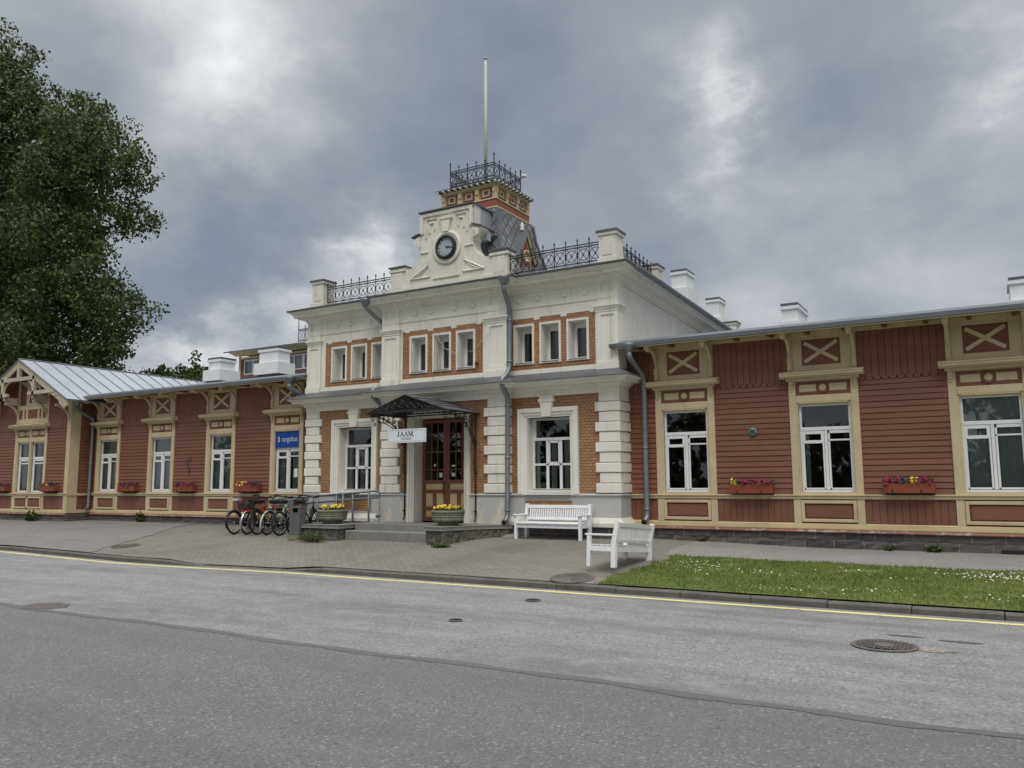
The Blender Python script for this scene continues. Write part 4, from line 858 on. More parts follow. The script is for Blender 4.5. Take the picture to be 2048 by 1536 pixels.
# ---------------------------------------------------------------- entrance canopy
YC = -2.12
cp = thing('entrance_canopy', (CX, -1.4, 3.3), 'black wrought iron gabled canopy with a grey metal roof over the station door', 'canopy')
b = MB(); hw = 1.14
for s in (-1, 1):
    e, a = (CX+s*hw, 3.285), (CX, 3.665)
    b.add([(e[0], YC, e[1]), (a[0], YC, a[1]), (a[0], YM-.02, a[1]), (e[0], YM-.02, e[1]), (e[0], YC, e[1]-.018), (a[0], YC, a[1]-.018), (a[0], YM-.02, a[1]-.018), (e[0], YM-.02, e[1]-.018)], [(0, 1, 2, 3), (7, 6, 5, 4), (0, 4, 5, 1), (1, 5, 6, 2), (2, 6, 7, 3), (3, 7, 4, 0)])
    for k in range(1, 4): t = k/4; b.bar((lerp(e[0], a[0], t), YC, lerp(e[1], a[1], t)+.012), (lerp(e[0], a[0], t), YM-.02, lerp(e[1], a[1], t)+.012), .018)
b.build('canopy_roof', 'slate_metal', cp)
MB().add([(CX-hw+.01, YC+.01, 3.262), (CX, YC+.01, 3.642), (CX+hw-.01, YC+.01, 3.262), (CX+hw-.01, YM-.03, 3.262), (CX, YM-.03, 3.642), (CX-hw+.01, YM-.03, 3.262)], [(0, 1, 4, 5), (1, 2, 3, 4)]).build('canopy_dark_underside', 'iron', cp)  # separate black sheet added below the roof to darken the canopy's underside
def spiral(b, c, r, turns, a0, sgn, axis, n=14, w=.011):
    pts = []
    for i in range(n+1):
        t = i/n; a = a0+sgn*t*turns*2*PI; rr = r*(1-.8*t); u, v = rr*math.cos(a), rr*math.sin(a)
        pts.append((c[0]+u, c[1], c[2]+v) if axis == 'x' else (c[0], c[1]+u, c[2]+v))
    b.tube(pts, w, 4)
b = MB(); y = YC+.02
b.bar((CX-hw, y, 3.27), (CX+hw, y, 3.27), .025); b.bar((CX-hw, y, 3.275), (CX, y, 3.65), .025); b.bar((CX+hw, y, 3.275), (CX, y, 3.65), .025); b.bar((CX-hw+.15, y, 3.305), (CX+hw-.15, y, 3.305), .014)
for s in (-1, 1):
    for (u, v, r) in ((.12, 3.44, .11), (.33, 3.41, .10), (.52, 3.385, .075), (.68, 3.36, .06), (.82, 3.335, .045)):
        spiral(b, (CX+s*u, y, v), r, 1.3, R(90), s, 'x'); spiral(b, (CX+s*(u+.05), y+.01, v-.03), r*.6, 1.1, R(-60), -s, 'x')
    for k in range(7): b.tube([(CX+s*(.06+k*.15)+.022*math.cos(q*PI/4), y, 3.288+.022*math.sin(q*PI/4)-.045) for q in range(8)], .006, 3, closed=True)
for yy in (YC+.5, YC+1.0): b.bar((CX-hw, yy, 3.262), (CX, yy, 3.635), .022); b.bar((CX+hw, yy, 3.262), (CX, yy, 3.635), .022); b.bar((CX-hw, yy, 3.255), (CX+hw, yy, 3.255), .022)
for s in (-1, 1): b.bar((CX+s*(hw-.05), YC, 3.27), (CX+s*(hw-.05), YM, 3.27), .028)
b.build('front_scrollwork', 'iron', cp)
for s in (-1, 1):
    x = CX+s*1.03; b = MB()
    b.bar((x, YM-.05, .90), (x, YM-.05, 3.27), .035); b.tube([(x, YM-.05, .92), (x, YM-.06, .85), (x, YM-.10, .80)], .018, 5)
    arc_ = [(x, YM-.06-1.28*(1-math.cos(t*PI/2)), 2.45+.78*math.sin(t*PI/2)) for t in [i/12 for i in range(13)]]; b.tube(arc_, .017, 5)
    arc2 = [(x, YM-.06-1.02*(1-math.cos(t*PI/2)), 2.30+.80*math.sin(t*PI/2)) for t in [i/12 for i in range(13)]]; b.tube(arc2, .011, 4)
    spiral(b, (x, YC+.14, 3.17), .085, 1.4, R(120), 1, 'y'); spiral(b, (x, YC+.2, 3.03), .05, 1.2, R(60), -1, 'y')
    for (u, v, r) in ((.16, 3.08, .13), (.17, 2.85, .09), (.42, 3.15, .085), (.62, 3.17, .07), (.80, 3.20, .05), (.10, 2.66, .06), (.36, 3.02, .05)):
        spiral(b, (x, YM-.06-u, v), r, 1.35, R(90), 1, 'y'); spiral(b, (x+.006, YM-.06-u-.03, v-.05), r*.55, 1.1, R(-90), -1, 'y')
    for v in (2.42, 2.3, 2.2, 2.1): spiral(b, (x, YM-.10, v), .055, 1.2, R(0), 1, 'y', w=.010)
    b.tube([(x, YM-.08, 2.12), (x, YM-.13, 2.02), (x, YM-.08, 1.94)], .012, 4)
    for v in (1.9, 2.6, 1.0): b.box(x-.028, x+.028, YM-.09, YM-.02, v, v+.03)
    b.build('bracket', 'iron', cp)
# hanging sign
sg = thing('hanging_sign', (-11.29, -2.06, 2.73), 'white rectangular sign hanging from the entrance canopy with black lettering', 'sign')
MB().box(-11.83, -10.765, -2.085, -2.045, 2.572, 2.88).build('board', 'sign_white', sg)
b = MB(); y = -2.087
for x0, x1, z0, z1 in ((-11.80, -10.795, 2.848, 2.853), (-11.80, -10.795, 2.60, 2.605), (-11.80, -11.795, 2.605, 2.848), (-10.80, -10.795, 2.605, 2.848)): b.box(x0, x1, y-.001, y+.001, z0, z1)
b.build('border', 'ink_grey', sg)
def serif_word(word, x, z, h, y):
    b = MB(); Y0, Y1 = y-.003, y+.003
    def P(pts): b.prism([(x+px*h*1.24, z+pz*h) for px, pz in pts], 'y', Y0, Y1)
    for ch in word:
        if ch == 'J': P([(.18, .25), (.32, .25), (.32, 1), (.18, 1)]); P([(.08, .95), (.42, .95), (.42, 1.0), (.08, 1.0)]); P([(.18, .26), (.32, .26), (.28, .05), (.12, -.04), (.0, .02), (-.02, .14), (.06, .2), (.12, .1)]); x += .52*h*1.24
        if ch == 'A': P([(.36, 1), (.46, 1), (.80, .03), (.64, .03)]); P([(.36, 1), (.40, .94), (.14, .03), (.08, .03)]); P([(.2, .3), (.6, .3), (.6, .35), (.2, .35)]); P([(0, 0), (.24, 0), (.24, .045), (0, .045)]); P([(.56, 0), (.90, 0), (.90, .045), (.56, .045)]); x += .88*h*1.24
        if ch == 'M': P([(.10, 0), (.15, 0), (.15, 1), (.10, 1)]); P([(.10, 1), (.26, 1), (.54, .12), (.46, .02)]); P([(.46, .02), (.54, .02), (.82, 1), (.76, 1)]); P([(.76, 0), (.91, 0), (.91, 1), (.76, 1)]); P([(0, 0), (.26, 0), (.26, .045), (0, .045)]); P([(.68, 0), (1.0, 0), (1.0, .045), (.68, .045)]); P([(0, .955), (.2, .955), (.2, 1), (0, 1)]); P([(.84, .955), (1.0, .955), (1.0, 1), (.84, 1)]); x += 1.08*h*1.24
        if ch == '.': P([(.02, 0), (.14, 0), (.14, .13), (.02, .13)]); x += .2*h
    return b
serif_word('JAAM.', -11.545, 2.715, .108, y).build('lettering', 'ink', sg)
text('lettering', 'STATION', .068, 'ink', (-11.30, y, 2.655), (PI/2, 0, 0), sg, extrude=.001)
b = MB()
for x in (-11.7, -10.9): b.tube([(x, -2.065, 2.88), (x, -2.09, 3.27)], .006, 4)
b.build('hanger', 'iron', sg)

# ---------------------------------------------------------------- timber wings
BW = 1.28
def bracket(parent, x, y, z0, z1, reach, t=.075, name='bracket'):
    b = MB(); h = z1-z0; n = 10
    b.cbox(x-t/2, x+t/2, y-.045, y, z0, z0+.22, .01); b.box(x-t*.62, x+t*.62, y-.05, y, z0+.10, z0+.13); b.box(x-t*.62, x+t*.62, y-.05, y, z0+.17, z0+.195); b.box(x-t*.6, x+t*.6, y-.03, y, z0-.03, z0+.01)
    pts = [(y-.02-reach*(1-math.cos(i/n*PI/2))**1.1, z0+.18+(h-.22)*math.sin(i/n*PI/2)) for i in range(n+1)]
    inner = [(py+.055*math.cos(i/n*PI/2)*.6+.012, pz+.06*math.sin(i/n*PI/2)) for i, (py, pz) in enumerate(pts)]
    for i in range(n): b.prism([pts[i], pts[i+1], inner[i+1], inner[i]], 'x', x-t/2+.008, x+t/2-.008)
    e = pts[-1]; b.box(x-t*.68, x+t*.68, e[0]-.10, e[0]+.06, e[1]-.03, e[1]+.06); b.box(x-t*.5, x+t*.5, e[0]-.05, e[0]+.08, e[1]-.07, e[1]-.03)
    b.box(x-t/2, x+t/2, y-reach*.95, y, z1+.0, z1+.07)
    return b.build(name, 'yellow_wood', parent)
def scallops(b, x0, x1, y, z, pitch=.132, d=.028):
    n = max(1, round((x1-x0)/pitch)); p = (x1-x0)/n
    for i in range(n):
        c = x0+(i+.5)*p; r = p*.47
        b.prism([(c+r*math.cos(PI+k*PI/9), z+r*math.sin(PI+k*PI/9)) for k in range(10)], 'y', y-d, y-.004)
def facade(root, spans, bays, y=0.0, zt=4.62, style='single', curt=None):
    # spans: (x0,x1) stretches between the bays; bays: left edges
    for x0, x1 in spans:
        sd = MB(); up = MB(); lo = MB()
        n = 20; p = (3.57-1.41)/n
        for k in range(n):
            z = 1.41+k*p; o = random.uniform(-.0015, .0015)
            sd.prism([(y+.02, z), (y-.022+o, z+.004), (y-.024+o, z+.012), (y-.012+o, z+p-.006), (y-.004, z+p), (y+.02, z+p)], 'x', x0, x1)
        n = max(2, round((x1-x0)/.126)); w = (x1-x0)/n
        for k in range(n):
            o = random.uniform(-.002, .002); up.cbox(x0+k*w+.002, x0+(k+1)*w-.002, y-.032+o, y+.01, 3.615, zt, .006); lo.cbox(x0+k*w+.002, x0+(k+1)*w-.002, y-.02+o, y+.01, .855, 1.32, .005)
        scallops(up, x0, x1, y-.004, 3.615)
        sd.build('siding', 'red_wood', root); up.build('frieze_boards', 'red_wood', root); lo.build('apron_boards', 'red_wood', root)
    for bi, bx in enumerate(bays):
        c = MB(); r = MB(); ra = MB(); rx = MB(); x1 = bx+BW; cx = bx+BW/2
        a, e = bx+.135, x1-.135
        # casing boards
        for s0, s1 in ((bx, a), (e, x1)):
            c.cbox(s0, s1, y-.05, y+.02, 1.40, 3.70, .006); c.cbox(s0, s1, y-.045, y+.02, .855, 1.32, .006)
        c.cbox(a, e, y-.055, y+.02, 3.185, 3.325, .008); c.box(a+.06, e-.06, y-.05, y, 3.165, 3.186); c.box(a, e, y-.05, y+.02, 3.6, 3.7); c.box(a, e, y-.045, y+.1, 1.40, 1.448)
        c.box(a, a+.03, y-.03, y+.10, 1.448, 3.185); c.box(e-.03, e, y-.03, y+.10, 1.448, 3.185); c.box(a+.03, e-.03, y-.025, y+.10, 3.15, 3.184)
        for s0, s1, z0, z1 in ((a+.005, a+.065, .885, 1.295), (e-.065, e-.005, .885, 1.295), (a+.065, e-.065, 1.235, 1.295), (a+.065, e-.065, .885, .945)): c.cbox(s0, s1, y-.06, y+.01, z0, z1, .008)
        ra.box(a, e, y-.015, y+.01, .86, 1.31); ra.cbox(a+.085, e-.085, y-.035, y, .965, 1.215, .014)
        r.box(a, e, y-.02, y+.02, 3.325, 3.6)
        if style == 'double':
            for q in (-1, 1):
                h = (e-a)/2; m = cx+q*h/2; c.cbox(m-h/2+.05, m-.09, y-.032, y, 3.395, 3.535, .008); c.cbox(m+.09, m+h/2-.05, y-.032, y, 3.395, 3.535, .008); c.lathe([(.06, 0), (.056, .03), (.0001, .036)], (m, y-.02, 3.465), 20, 'y')
            c.cbox(cx-.05, cx+.05, y-.06, y+.10, 1.44, 3.6, .006); c.cbox(cx-.05, cx+.05, y-.06, y, .885, 1.295, .006)
        else:
            c.cbox(a+.065, cx-.115, y-.036, y, 3.395, 3.54, .01); c.cbox(cx+.115, e-.065, y-.036, y, 3.395, 3.54, .01); c.lathe([(.072, 0), (.068, .022), (.05, .03), (.0001, .036)], (cx, y-.02, 3.467), 24, 'y')
            r.lathe([(.112, 0), (.112, .022), (.085, .022), (.08, .012)], (cx, y-.02, 3.467), 24, 'y')
        if style == 'single':
            # crossed panel above the hood
            c.cbox(bx, bx+.10, y-.05, y+.02, 3.80, zt, .006); c.cbox(x1-.10, x1, y-.05, y+.02, 3.80, zt, .006)
            for s0, s1, z0, z1 in ((bx+.10, bx+.285, 3.81, zt), (x1-.285, x1-.10, 3.81, zt), (bx+.285, x1-.285, 3.81, 3.915), (bx+.285, x1-.285, 4.425, zt)): c.cbox(s0, s1, y-.042, y+.01, z0, z1, .006)
            rx.box(bx+.28, x1-.28, y-.022, y+.01, 3.91, 4.43); rx.cbox(bx+.33, x1-.33, y-.028, y, 3.955, 4.385, .006)
            for s in (-1, 1):
                dx, dz = .305, .19*s; n = math.hypot(dx, dz); ox, oz = -dz/n*.035, dx/n*.035
                c.prism([(cx-dx-ox, 4.17-dz-oz), (cx+dx-ox, 4.17+dz-oz), (cx+dx+ox, 4.17+dz+oz), (cx-dx+ox, 4.17-dz+oz)], 'y', y-.05-.003*s, y-.02)
        c.build('window_casing', 'yellow_wood', root); r.build('casing_panel', 'red_wood', root); ra.build('apron_panel', 'red_wood', root)
        if rx.v: rx.build('crossed_panel', 'red_wood', root)
        h = MB(); x0h, x1h = bx-.125, x1+.125
        h.prism([(y+.02, 3.665), (y-.21, 3.665), (y-.215, 3.685), (y-.25, 3.695), (y-.26, 3.735), (y-.275, 3.745), (y-.275, 3.752), (y+.02, 3.83)], 'x', x0h, x1h)
        h.box(bx-.03, x1+.03, y-.12, y+.01, 3.615, 3.664); h.build('window_hood', 'yellow_wood', root)
        for q in ([bx+.05, x1-.05] if style == 'single' else [bx+.05, x1-.05, cx]):
            k = MB(); k.cbox(q-.035, q+.035, y-.10, y-.03, 3.54, 3.62, .012); k.cbox(q-.03, q+.03, y-.085, y-.03, 3.46, 3.55, .015); k.cbox(q-.026, q+.026, y-.07, y-.03, 3.41, 3.455, .01); k.build('hood_bracket', 'yellow_wood', root)
        if style == 'single':
            bracket(root, bx+.045, y-.045, 3.87, 4.50, .46); bracket(root, x1-.045, y-.045, 3.87, 4.50, .46)
            window(root, a+.03, e-.03, 1.448, 3.16, y+.04, wing_bars(), curtain=curt[bi] if curt else None)
        else:
            for q in (0, 1):
                u0, u1 = (a+.03, cx-.05) if q == 0 else (cx+.05, e-.03)
                window(root, u0, u1, 1.448, 3.16, y+.04, [(0, 1, .655, .70, -.006), (.05, .95, .56, .585), (.06, .94, .62, .655), (.05, .12, .03, .655), (.88, .95, .03, .655)], curtain=curt[bi] if curt else None)
def belt(root, x0, x1, y):
    b = MB(); b.prism([(y+.02, 1.315), (y-.055, 1.318), (y-.06, 1.33), (y-.06, 1.375), (y-.085, 1.385), (y-.085, 1.40), (y+.02, 1.415)], 'x', x0, x1); b.build('belt_board', 'yellow_wood', root)
    b = MB(); b.prism([(y+.02, .745), (y-.05, .75), (y-.055, .765), (y-.05, .845), (y-.03, .862), (y+.02, .862)], 'x', x0, x1); b.build('base_board', 'yellow_worn', root)
    b = MB(); b.prism([(y+.02, .715), (y-.105, .695), (y-.11, .708), (y-.04, .749), (y+.02, .749)], 'x', x0, x1); b.build('drip_board', 'drip_board', root)
    b = MB(); n = max(2, int((x1-x0)/.13)); vs = []
    for i in range(n+1):
        for z in (.0, .3, .42, .5, .555, .57, .65, .70): vs.append((lerp(x0, x1, i/n), y-.045-(random.uniform(0, .03) if z not in (.0, .555) else 0), z))
    b.add(vs, [(i*8+j, (i+1)*8+j, (i+1)*8+j+1, i*8+j+1) for i in range(n) for j in range(7)]); b.build('stone_base', 'stone', root)
def eave(root, x0, x1, y=0.0, back=11.0, mat='roof_metal', ends=True):
    ze = 4.50; b = MB()
    b.prism([(y-.70, ze), (y-.72, ze+.015), (y-.725, ze+.095), (y-.70, ze+.105), (y-.45, ze+.19), (5.0, ze+1.11), (back, ze+.2), (back, ze+.15), (5.0, ze+1.06), (y-.45, ze+.14)], 'x', x0, x1); o = b.build('roof', mat, root)
    b = MB(); b.box(x0+.01, x1-.01, y-.685, y+.0, ze+.085, ze+.10); b.box(x0, x1, y-.70, y-.66, ze-.012, ze+.07); b.box(x0, x1, y-.06, y+.0, ze+.0, ze+.08); b.build('soffit', 'yellow_wood', root)
    n = int((x1-x0)/.69)
    for i in range(n): xx = x0+.35+i*.69; MB().box(xx-.035, xx+.035, y-.65, y, ze+.015, ze+.084).build('rafter', 'red_wood', root)
def shell(root, x0, x1, y, bays, back=11.0, dbl=False):
    b = MB()
    b.wall(x0, x1, .2, 4.60, y+.021, y+.2, [(q+.165, q+BW-.165, 1.448, 3.16) for q in bays]); b.box(x0, x0+.15, y+.2, back, .2, 4.55); b.box(x1-.15, x1, y+.2, back, .2, 4.55); b.box(x0, x1, back, back+.15, .2, 4.65)
    b.box(x0+.15, x1-.15, y+3.0, y+3.1, .2, 4.6); b.box(x0+.15, x1-.15, y+.2, y+3.0, .9, 1.0); b.box(x0+.15, x1-.15, y+.2, y+3.0, 3.5, 3.6)
    return b.build('wall', 'red_wood', root)
# right wing
wr = thing('station_wing', (-1, 0, .4), 'red brown and ochre timber station wing right of the stucco block, with dark windows', 'building')
RB = [-6.17+2.775*k for k in range(5)]
RX1 = 8.2
shell(wr, XR+.0, RX1, 0, RB)
sp = [(XR, RB[0])]+[(RB[k]+BW, RB[k+1]) for k in range(4)]+[(RB[4]+BW, RX1)]
cur_r = [None, ('curtain', [(.04, .16, .03, .66)]), ('curtain', [(.04, .46, .03, .66), (.54, .96, .03, .66), (.04, .96, .74, .97)]), None, ('curtain', [(.04, .3, .03, .66)])]
facade(wr, sp, RB, curt=cur_r); belt(wr, XR, RX1, 0); eave(wr, XR+.04, RX1+.3)
b = MB(); b.add([(XR+.003, -.62, 4.63), (XR+.003, 5, 5.72), (XR+.30, 5, 5.63), (XR+.25, -.70, 4.61), (XR-.10, -.70, 4.60), (XR-.06, -.56, 4.70)], [(0, 1, 2, 3), (4, 5, 0, 3)]); b.build('roof_flashing', 'roof_light', wr)
MB().box(XR-.12, XR+.05, -.72, -.56, 4.52, 4.60).build('eave_end', 'slate_metal', wr)
pipe(wr, (-6.44, -.80, 4.50), [(-6.44, -.80, 4.38), (-6.43, -.78, 4.28), (-6.42, -.70, 4.20), (-6.38, -.16, 3.92), (-6.38, -.13, 3.80), (-6.38, -.13, .98), (-6.38, -.16, .90), (-6.39, -.28, .84)], .056)
MB().lathe([(.057, 0), (.0001, .004)], (-6.392, -.30, .835), 10, 'y').build('pipe_mouth', 'bin_hole', wr)
chimney(wr, -4.30, -3.92, 4.0, 5.2, 5.2, 5.60, 6.03, st_=.07); chimney(wr, .56, 1.05, 4.0, 5.0, 5.2, 5.55, 6.04)
b = MB(); b.box(.02, .62, -.082, -.05, .30, .47); b.build('cellar_vent', 'iron', wr)
dsc = thing('wall_disc', (-4.125, -.03, 2.655), 'small round grey metal marker disc with a looped cross on the red wall', 'wall marker')
MB().lathe([(.085, 0), (.085, .018), (.075, .026), (.0001, .028)], (-4.125, -.03, 2.655), 24, 'y').build('disc', 'disc', dsc)
b = MB()
for s in (-1, 1):
    for t in (-1, 1): b.tube([(-4.125+s*.028+.02*math.cos(a*PI/4), -.06, 2.655+t*.028+.02*math.sin(a*PI/4)) for a in range(8)], .005, 4, closed=True)
for k in (-.012, .012): b.bar((-4.125-.03, -.06, 2.655+k), (-4.125+.03, -.06, 2.655+k), .007); b.bar((-4.125+k, -.06, 2.655-.03), (-4.125+k, -.06, 2.655+.03), .007)
b.build('emblem', 'ink', dsc)
# left wing
wl = thing('station_wing', (-21, 0, .4), 'red brown and ochre timber station wing left of the stucco block, with green curtained windows', 'building')
LB = [-17.80, -20.57, -23.34, -26.11]
LX0 = -26.4
shell(wl, LX0, XL, 0, LB)
spl = [(LX0, LB[3])]+[(LB[k]+BW, LB[k-1]) for k in (3, 2, 1)]+[(LB[0]+BW, XL)]
cb = [('blind', [(.04, .96, .73, .98)]), ('blind', [(.04, .96, .73, .98)]), ('blind', [(.04, .96, .73, .98)]), ('blind', [(.04, .96, .73, .98)])]
cur_l = [('curtain', [(.06, .30, .03, .68), (.60, .95, .03, .68)]), ('curtain', [(.05, .20, .03, .68), (.22, .44, .03, .68), (.54, .95, .03, .68)]), ('curtain', [(.05, .44, .03, .68), (.56, .95, .03, .68)]), ('curtain', [(.05, .44, .03, .68), (.56, .95, .03, .68)])]
facade(wl, spl, LB, curt=cur_l); belt(wl, LX0, XL, 0); eave(wl, -26.0, XL-.02)
for q in LB[1:]:   # blinds in the top lights
    MB().add([(q+.2, .16, 2.68), (q+BW-.2, .16, 2.68), (q+BW-.2, .16, 3.12), (q+.2, .16, 3.12)], [(0, 1, 2, 3)]).build('blind', 'blind', wl)
pipe(wl, (-16.30, -.82, 4.50), [(-16.30, -.82, 4.38), (-16.30, -.82, 4.28), (-16.25, -.66, 4.18), (-15.98, -.30, 3.95)], .07, hs=1.25)
chimney(wl, -24.5, -23.86, 3.08, 3.75, 4.9, 5.80, 6.23, st_=.13, fl=.40); chimney(wl, -21.85, -20.93, 3.08, 3.62, 4.9, 5.84, 6.36, st_=.13, fl=.40)
pipe(wl, (-26.42+.12, -.70, 4.44), [(-26.30, -.70, 4.34), (-26.30, -.68, 4.2), (-26.27, -.45, 4.05), (-26.25, -.16, 3.92), (-26.25, -.13, 3.8), (-26.25, -.13, .98), (-26.25, -.2, .86)], .055)
sb = thing('window_sign', (-17.16, -.02, 2.95), 'blue sign panel with white lettering covering the top light beside the stucco corner', 'sign')
MB().box(LB[0]+.165, LB[0]+BW-.165, -.005, .03, 2.69, 3.17).build('panel', 'blue_sign', sb)
text('lettering', 'cargobus', .205, 'sign_white', (-17.08, -.008, 2.93), (PI/2, 0, 0), sb, extrude=.001, sx=.84)
b = MB(); y = -.008; b.prism([(-17.565, 2.86), (-17.535, 2.86), (-17.50, 2.93), (-17.535, 3.0), (-17.565, 3.0), (-17.53, 2.93)], 'y', y-.003, y+.001); b.build('logo_arrow', 'red_mark', sb)
b = MB(); b.prism([(-17.525, 2.86), (-17.47, 2.86), (-17.47, 3.0), (-17.525, 3.0), (-17.49, 2.93)], 'y', y-.003, y+.001); b.build('logo_block', 'sign_white', sb)
nt_ = thing('window_notice', (-16.85, .05, 1.98), 'white paper notice taped inside the window below the blue sign', 'notice'); MB().box(-16.93, -16.79, .048, .052, 1.86, 2.10).build('sheet', 'paper', nt_)
hk = thing('wall_hook', (-21.2, -.03, 2.3), 'black bent iron hook fixed to the timber wall above a flower box', 'hook')
MB().tube([(-21.27, -.03, 2.50), (-21.27, -.05, 2.42), (-21.34, -.10, 2.40), (-21.34, -.12, 2.36), (-21.22, -.12, 2.20), (-21.22, -.08, 2.0)], .014, 5).build('rod', 'iron', hk)

# gabled pavilion at the far left
PX, PY, PW = -28.7, -.78, 2.30
pv = thing('station_pavilion', (PX, 0, .4), 'gabled timber pavilion with ornate ochre gable truss at the far left end of the station', 'building')
PB0 = PX-.98
_bw = BW; BW = 1.96
shell(pv, PX-PW, PX+PW, PY, [], back=11)
def pv_front():
    b = MB(); b.build
pvw = [c for c in pv.children if c.name.startswith('wall')][0]; bpy.data.objects.remove(pvw)
b = MB(); b.wall(PX-PW, PX+PW, .2, 4.75, PY+.021, PY+.2, [(PB0+.165, PX-.05, 1.448, 3.16), (PX+.05, PB0+BW-.165, 1.448, 3.16)])
b.prism([(PX-PW, 4.75), (PX+PW, 4.75), (PX, 5.9)], 'y', PY+.021, PY+.2); b.box(PX-PW, PX-PW+.15, PY+.2, 11, .2, 4.7); b.box(PX+PW-.15, PX+PW-.001, PY+.2, 11, .2, 4.7); b.box(PX-PW, PX+PW, 11, 11.15, .2, 4.75)
b.box(PX-PW+.2, PX+PW-.2, 2.5, 2.6, .2, 4.6); b.box(PX-PW+.15, PX+PW-.15, -.58, 2.5, .9, 1.0); b.box(PX-PW+.15, PX+PW-.15, -.58, 2.5, 3.5, 3.6); b.build('wall', 'red_wood', pv)
facade(pv, [(PX-PW+.16, PB0), (PB0+BW, PX+PW-.16)], [PB0], y=PY, zt=4.70, style='double', curt=[('curtain', [(.08, .45, .03, .96), (.62, .95, .03, .96)])])
belt(pv, PX-PW, PX+PW, PY)
b = MB()
b.cbox(PX-PW-.03, PX-PW+.17, PY-.05, PY+.02, .86, 4.7, .006); b.build('corner_board', 'yellow_wood', pv); b = MB(); b.cbox(PX+PW-.17, PX+PW+.03, PY-.05, PY+.02, .86, 4.7, .006)
b.box(PX+PW-.02, PX+PW+.035, PY-.045, PY+.30, .86, 4.7); b.build('corner_board', 'yellow_wood', pv)
BW = _bw
sd = MB(); n = 20; p = (3.57-1.41)/n
for k in range(n): z = 1.41+k*p; sd.prism([(PX+PW-.02, z), (PX+PW+.022, z+.004), (PX+PW+.024, z+.012), (PX+PW+.012, z+p-.006), (PX+PW+.004, z+p), (PX+PW-.02, z+p)], 'y', PY+.30, -.02)
for k in range(4): sd.box(PX+PW-.02, PX+PW+.03, PY+.303+k*.115, PY+.41+k*.115, 3.6, 4.65); sd.box(PX+PW-.02, PX+PW+.02, PY+.303+k*.115, PY+.41+k*.115, .86, 1.33)
sd.build('siding', 'red_wood', pv)
b = MB(); b.box(PX+PW-.01, PX+PW+.06, PY-.05, 0, 1.33, 1.40); b.box(PX+PW-.01, PX+PW+.052, PY-.05, 0, .755, .86); b.build('side_belt', 'yellow_wood', pv); MB().box(PX+PW-.01, PX+PW+.05, PY-.05, 0, .2, .72).build('stone_base', 'stone', pv)
# attic light above the hood
b = MB(); r = MB(); y = PY
b.cbox(PX-.98, PX-.86, y-.05, y+.02, 3.82, 5.35, .006); b.cbox(PX+.86, PX+.98, y-.05, y+.02, 3.82, 5.35, .006); b.cbox(PX-.86, PX+.86, y-.045, y+.01, 3.82, 3.98, .006); b.cbox(PX-.86, PX+.86, y-.045, y+.01, 4.30, 4.46, .006)
for q in (-.58, -.36, .36, .58): b.cbox(PX+q-.05, PX+q+.05, y-.048, y+.01, 3.98, 4.30, .005)
r.box(PX-.86, PX+.86, y-.02, y+.01, 3.98, 4.30); r.box(PX-.86, PX+.86, y-.02, y+.01, 4.46, 5.3)
for q in (-.41, .33): b.cbox(PX+q, PX+q+.08, y-.06, y+.01, 4.46, 5.12, .006)
b.box(PX-.5, PX+.5, y-.10, y+.01, 5.12, 5.2); b.box(PX-.58, PX+.58, y-.15, y+.01, 5.2, 5.27); b.cbox(PX-.05, PX+.03, y-.05, y+.01, 4.46, 5.12, .005)
for k in range(7): b.box(PX-.42+k*.13, PX-.36+k*.13, y-.12, y, 5.14, 5.19)
b.build('attic_casing', 'yellow_wood', pv); r.build('attic_panel', 'red_wood', pv)
for q in (-.33, .03): window(pv, PX+q, PX+q+.28, 4.48, 5.1, y-.03, [(0, 1, .6, .66)], fr=.035, depth=.035)
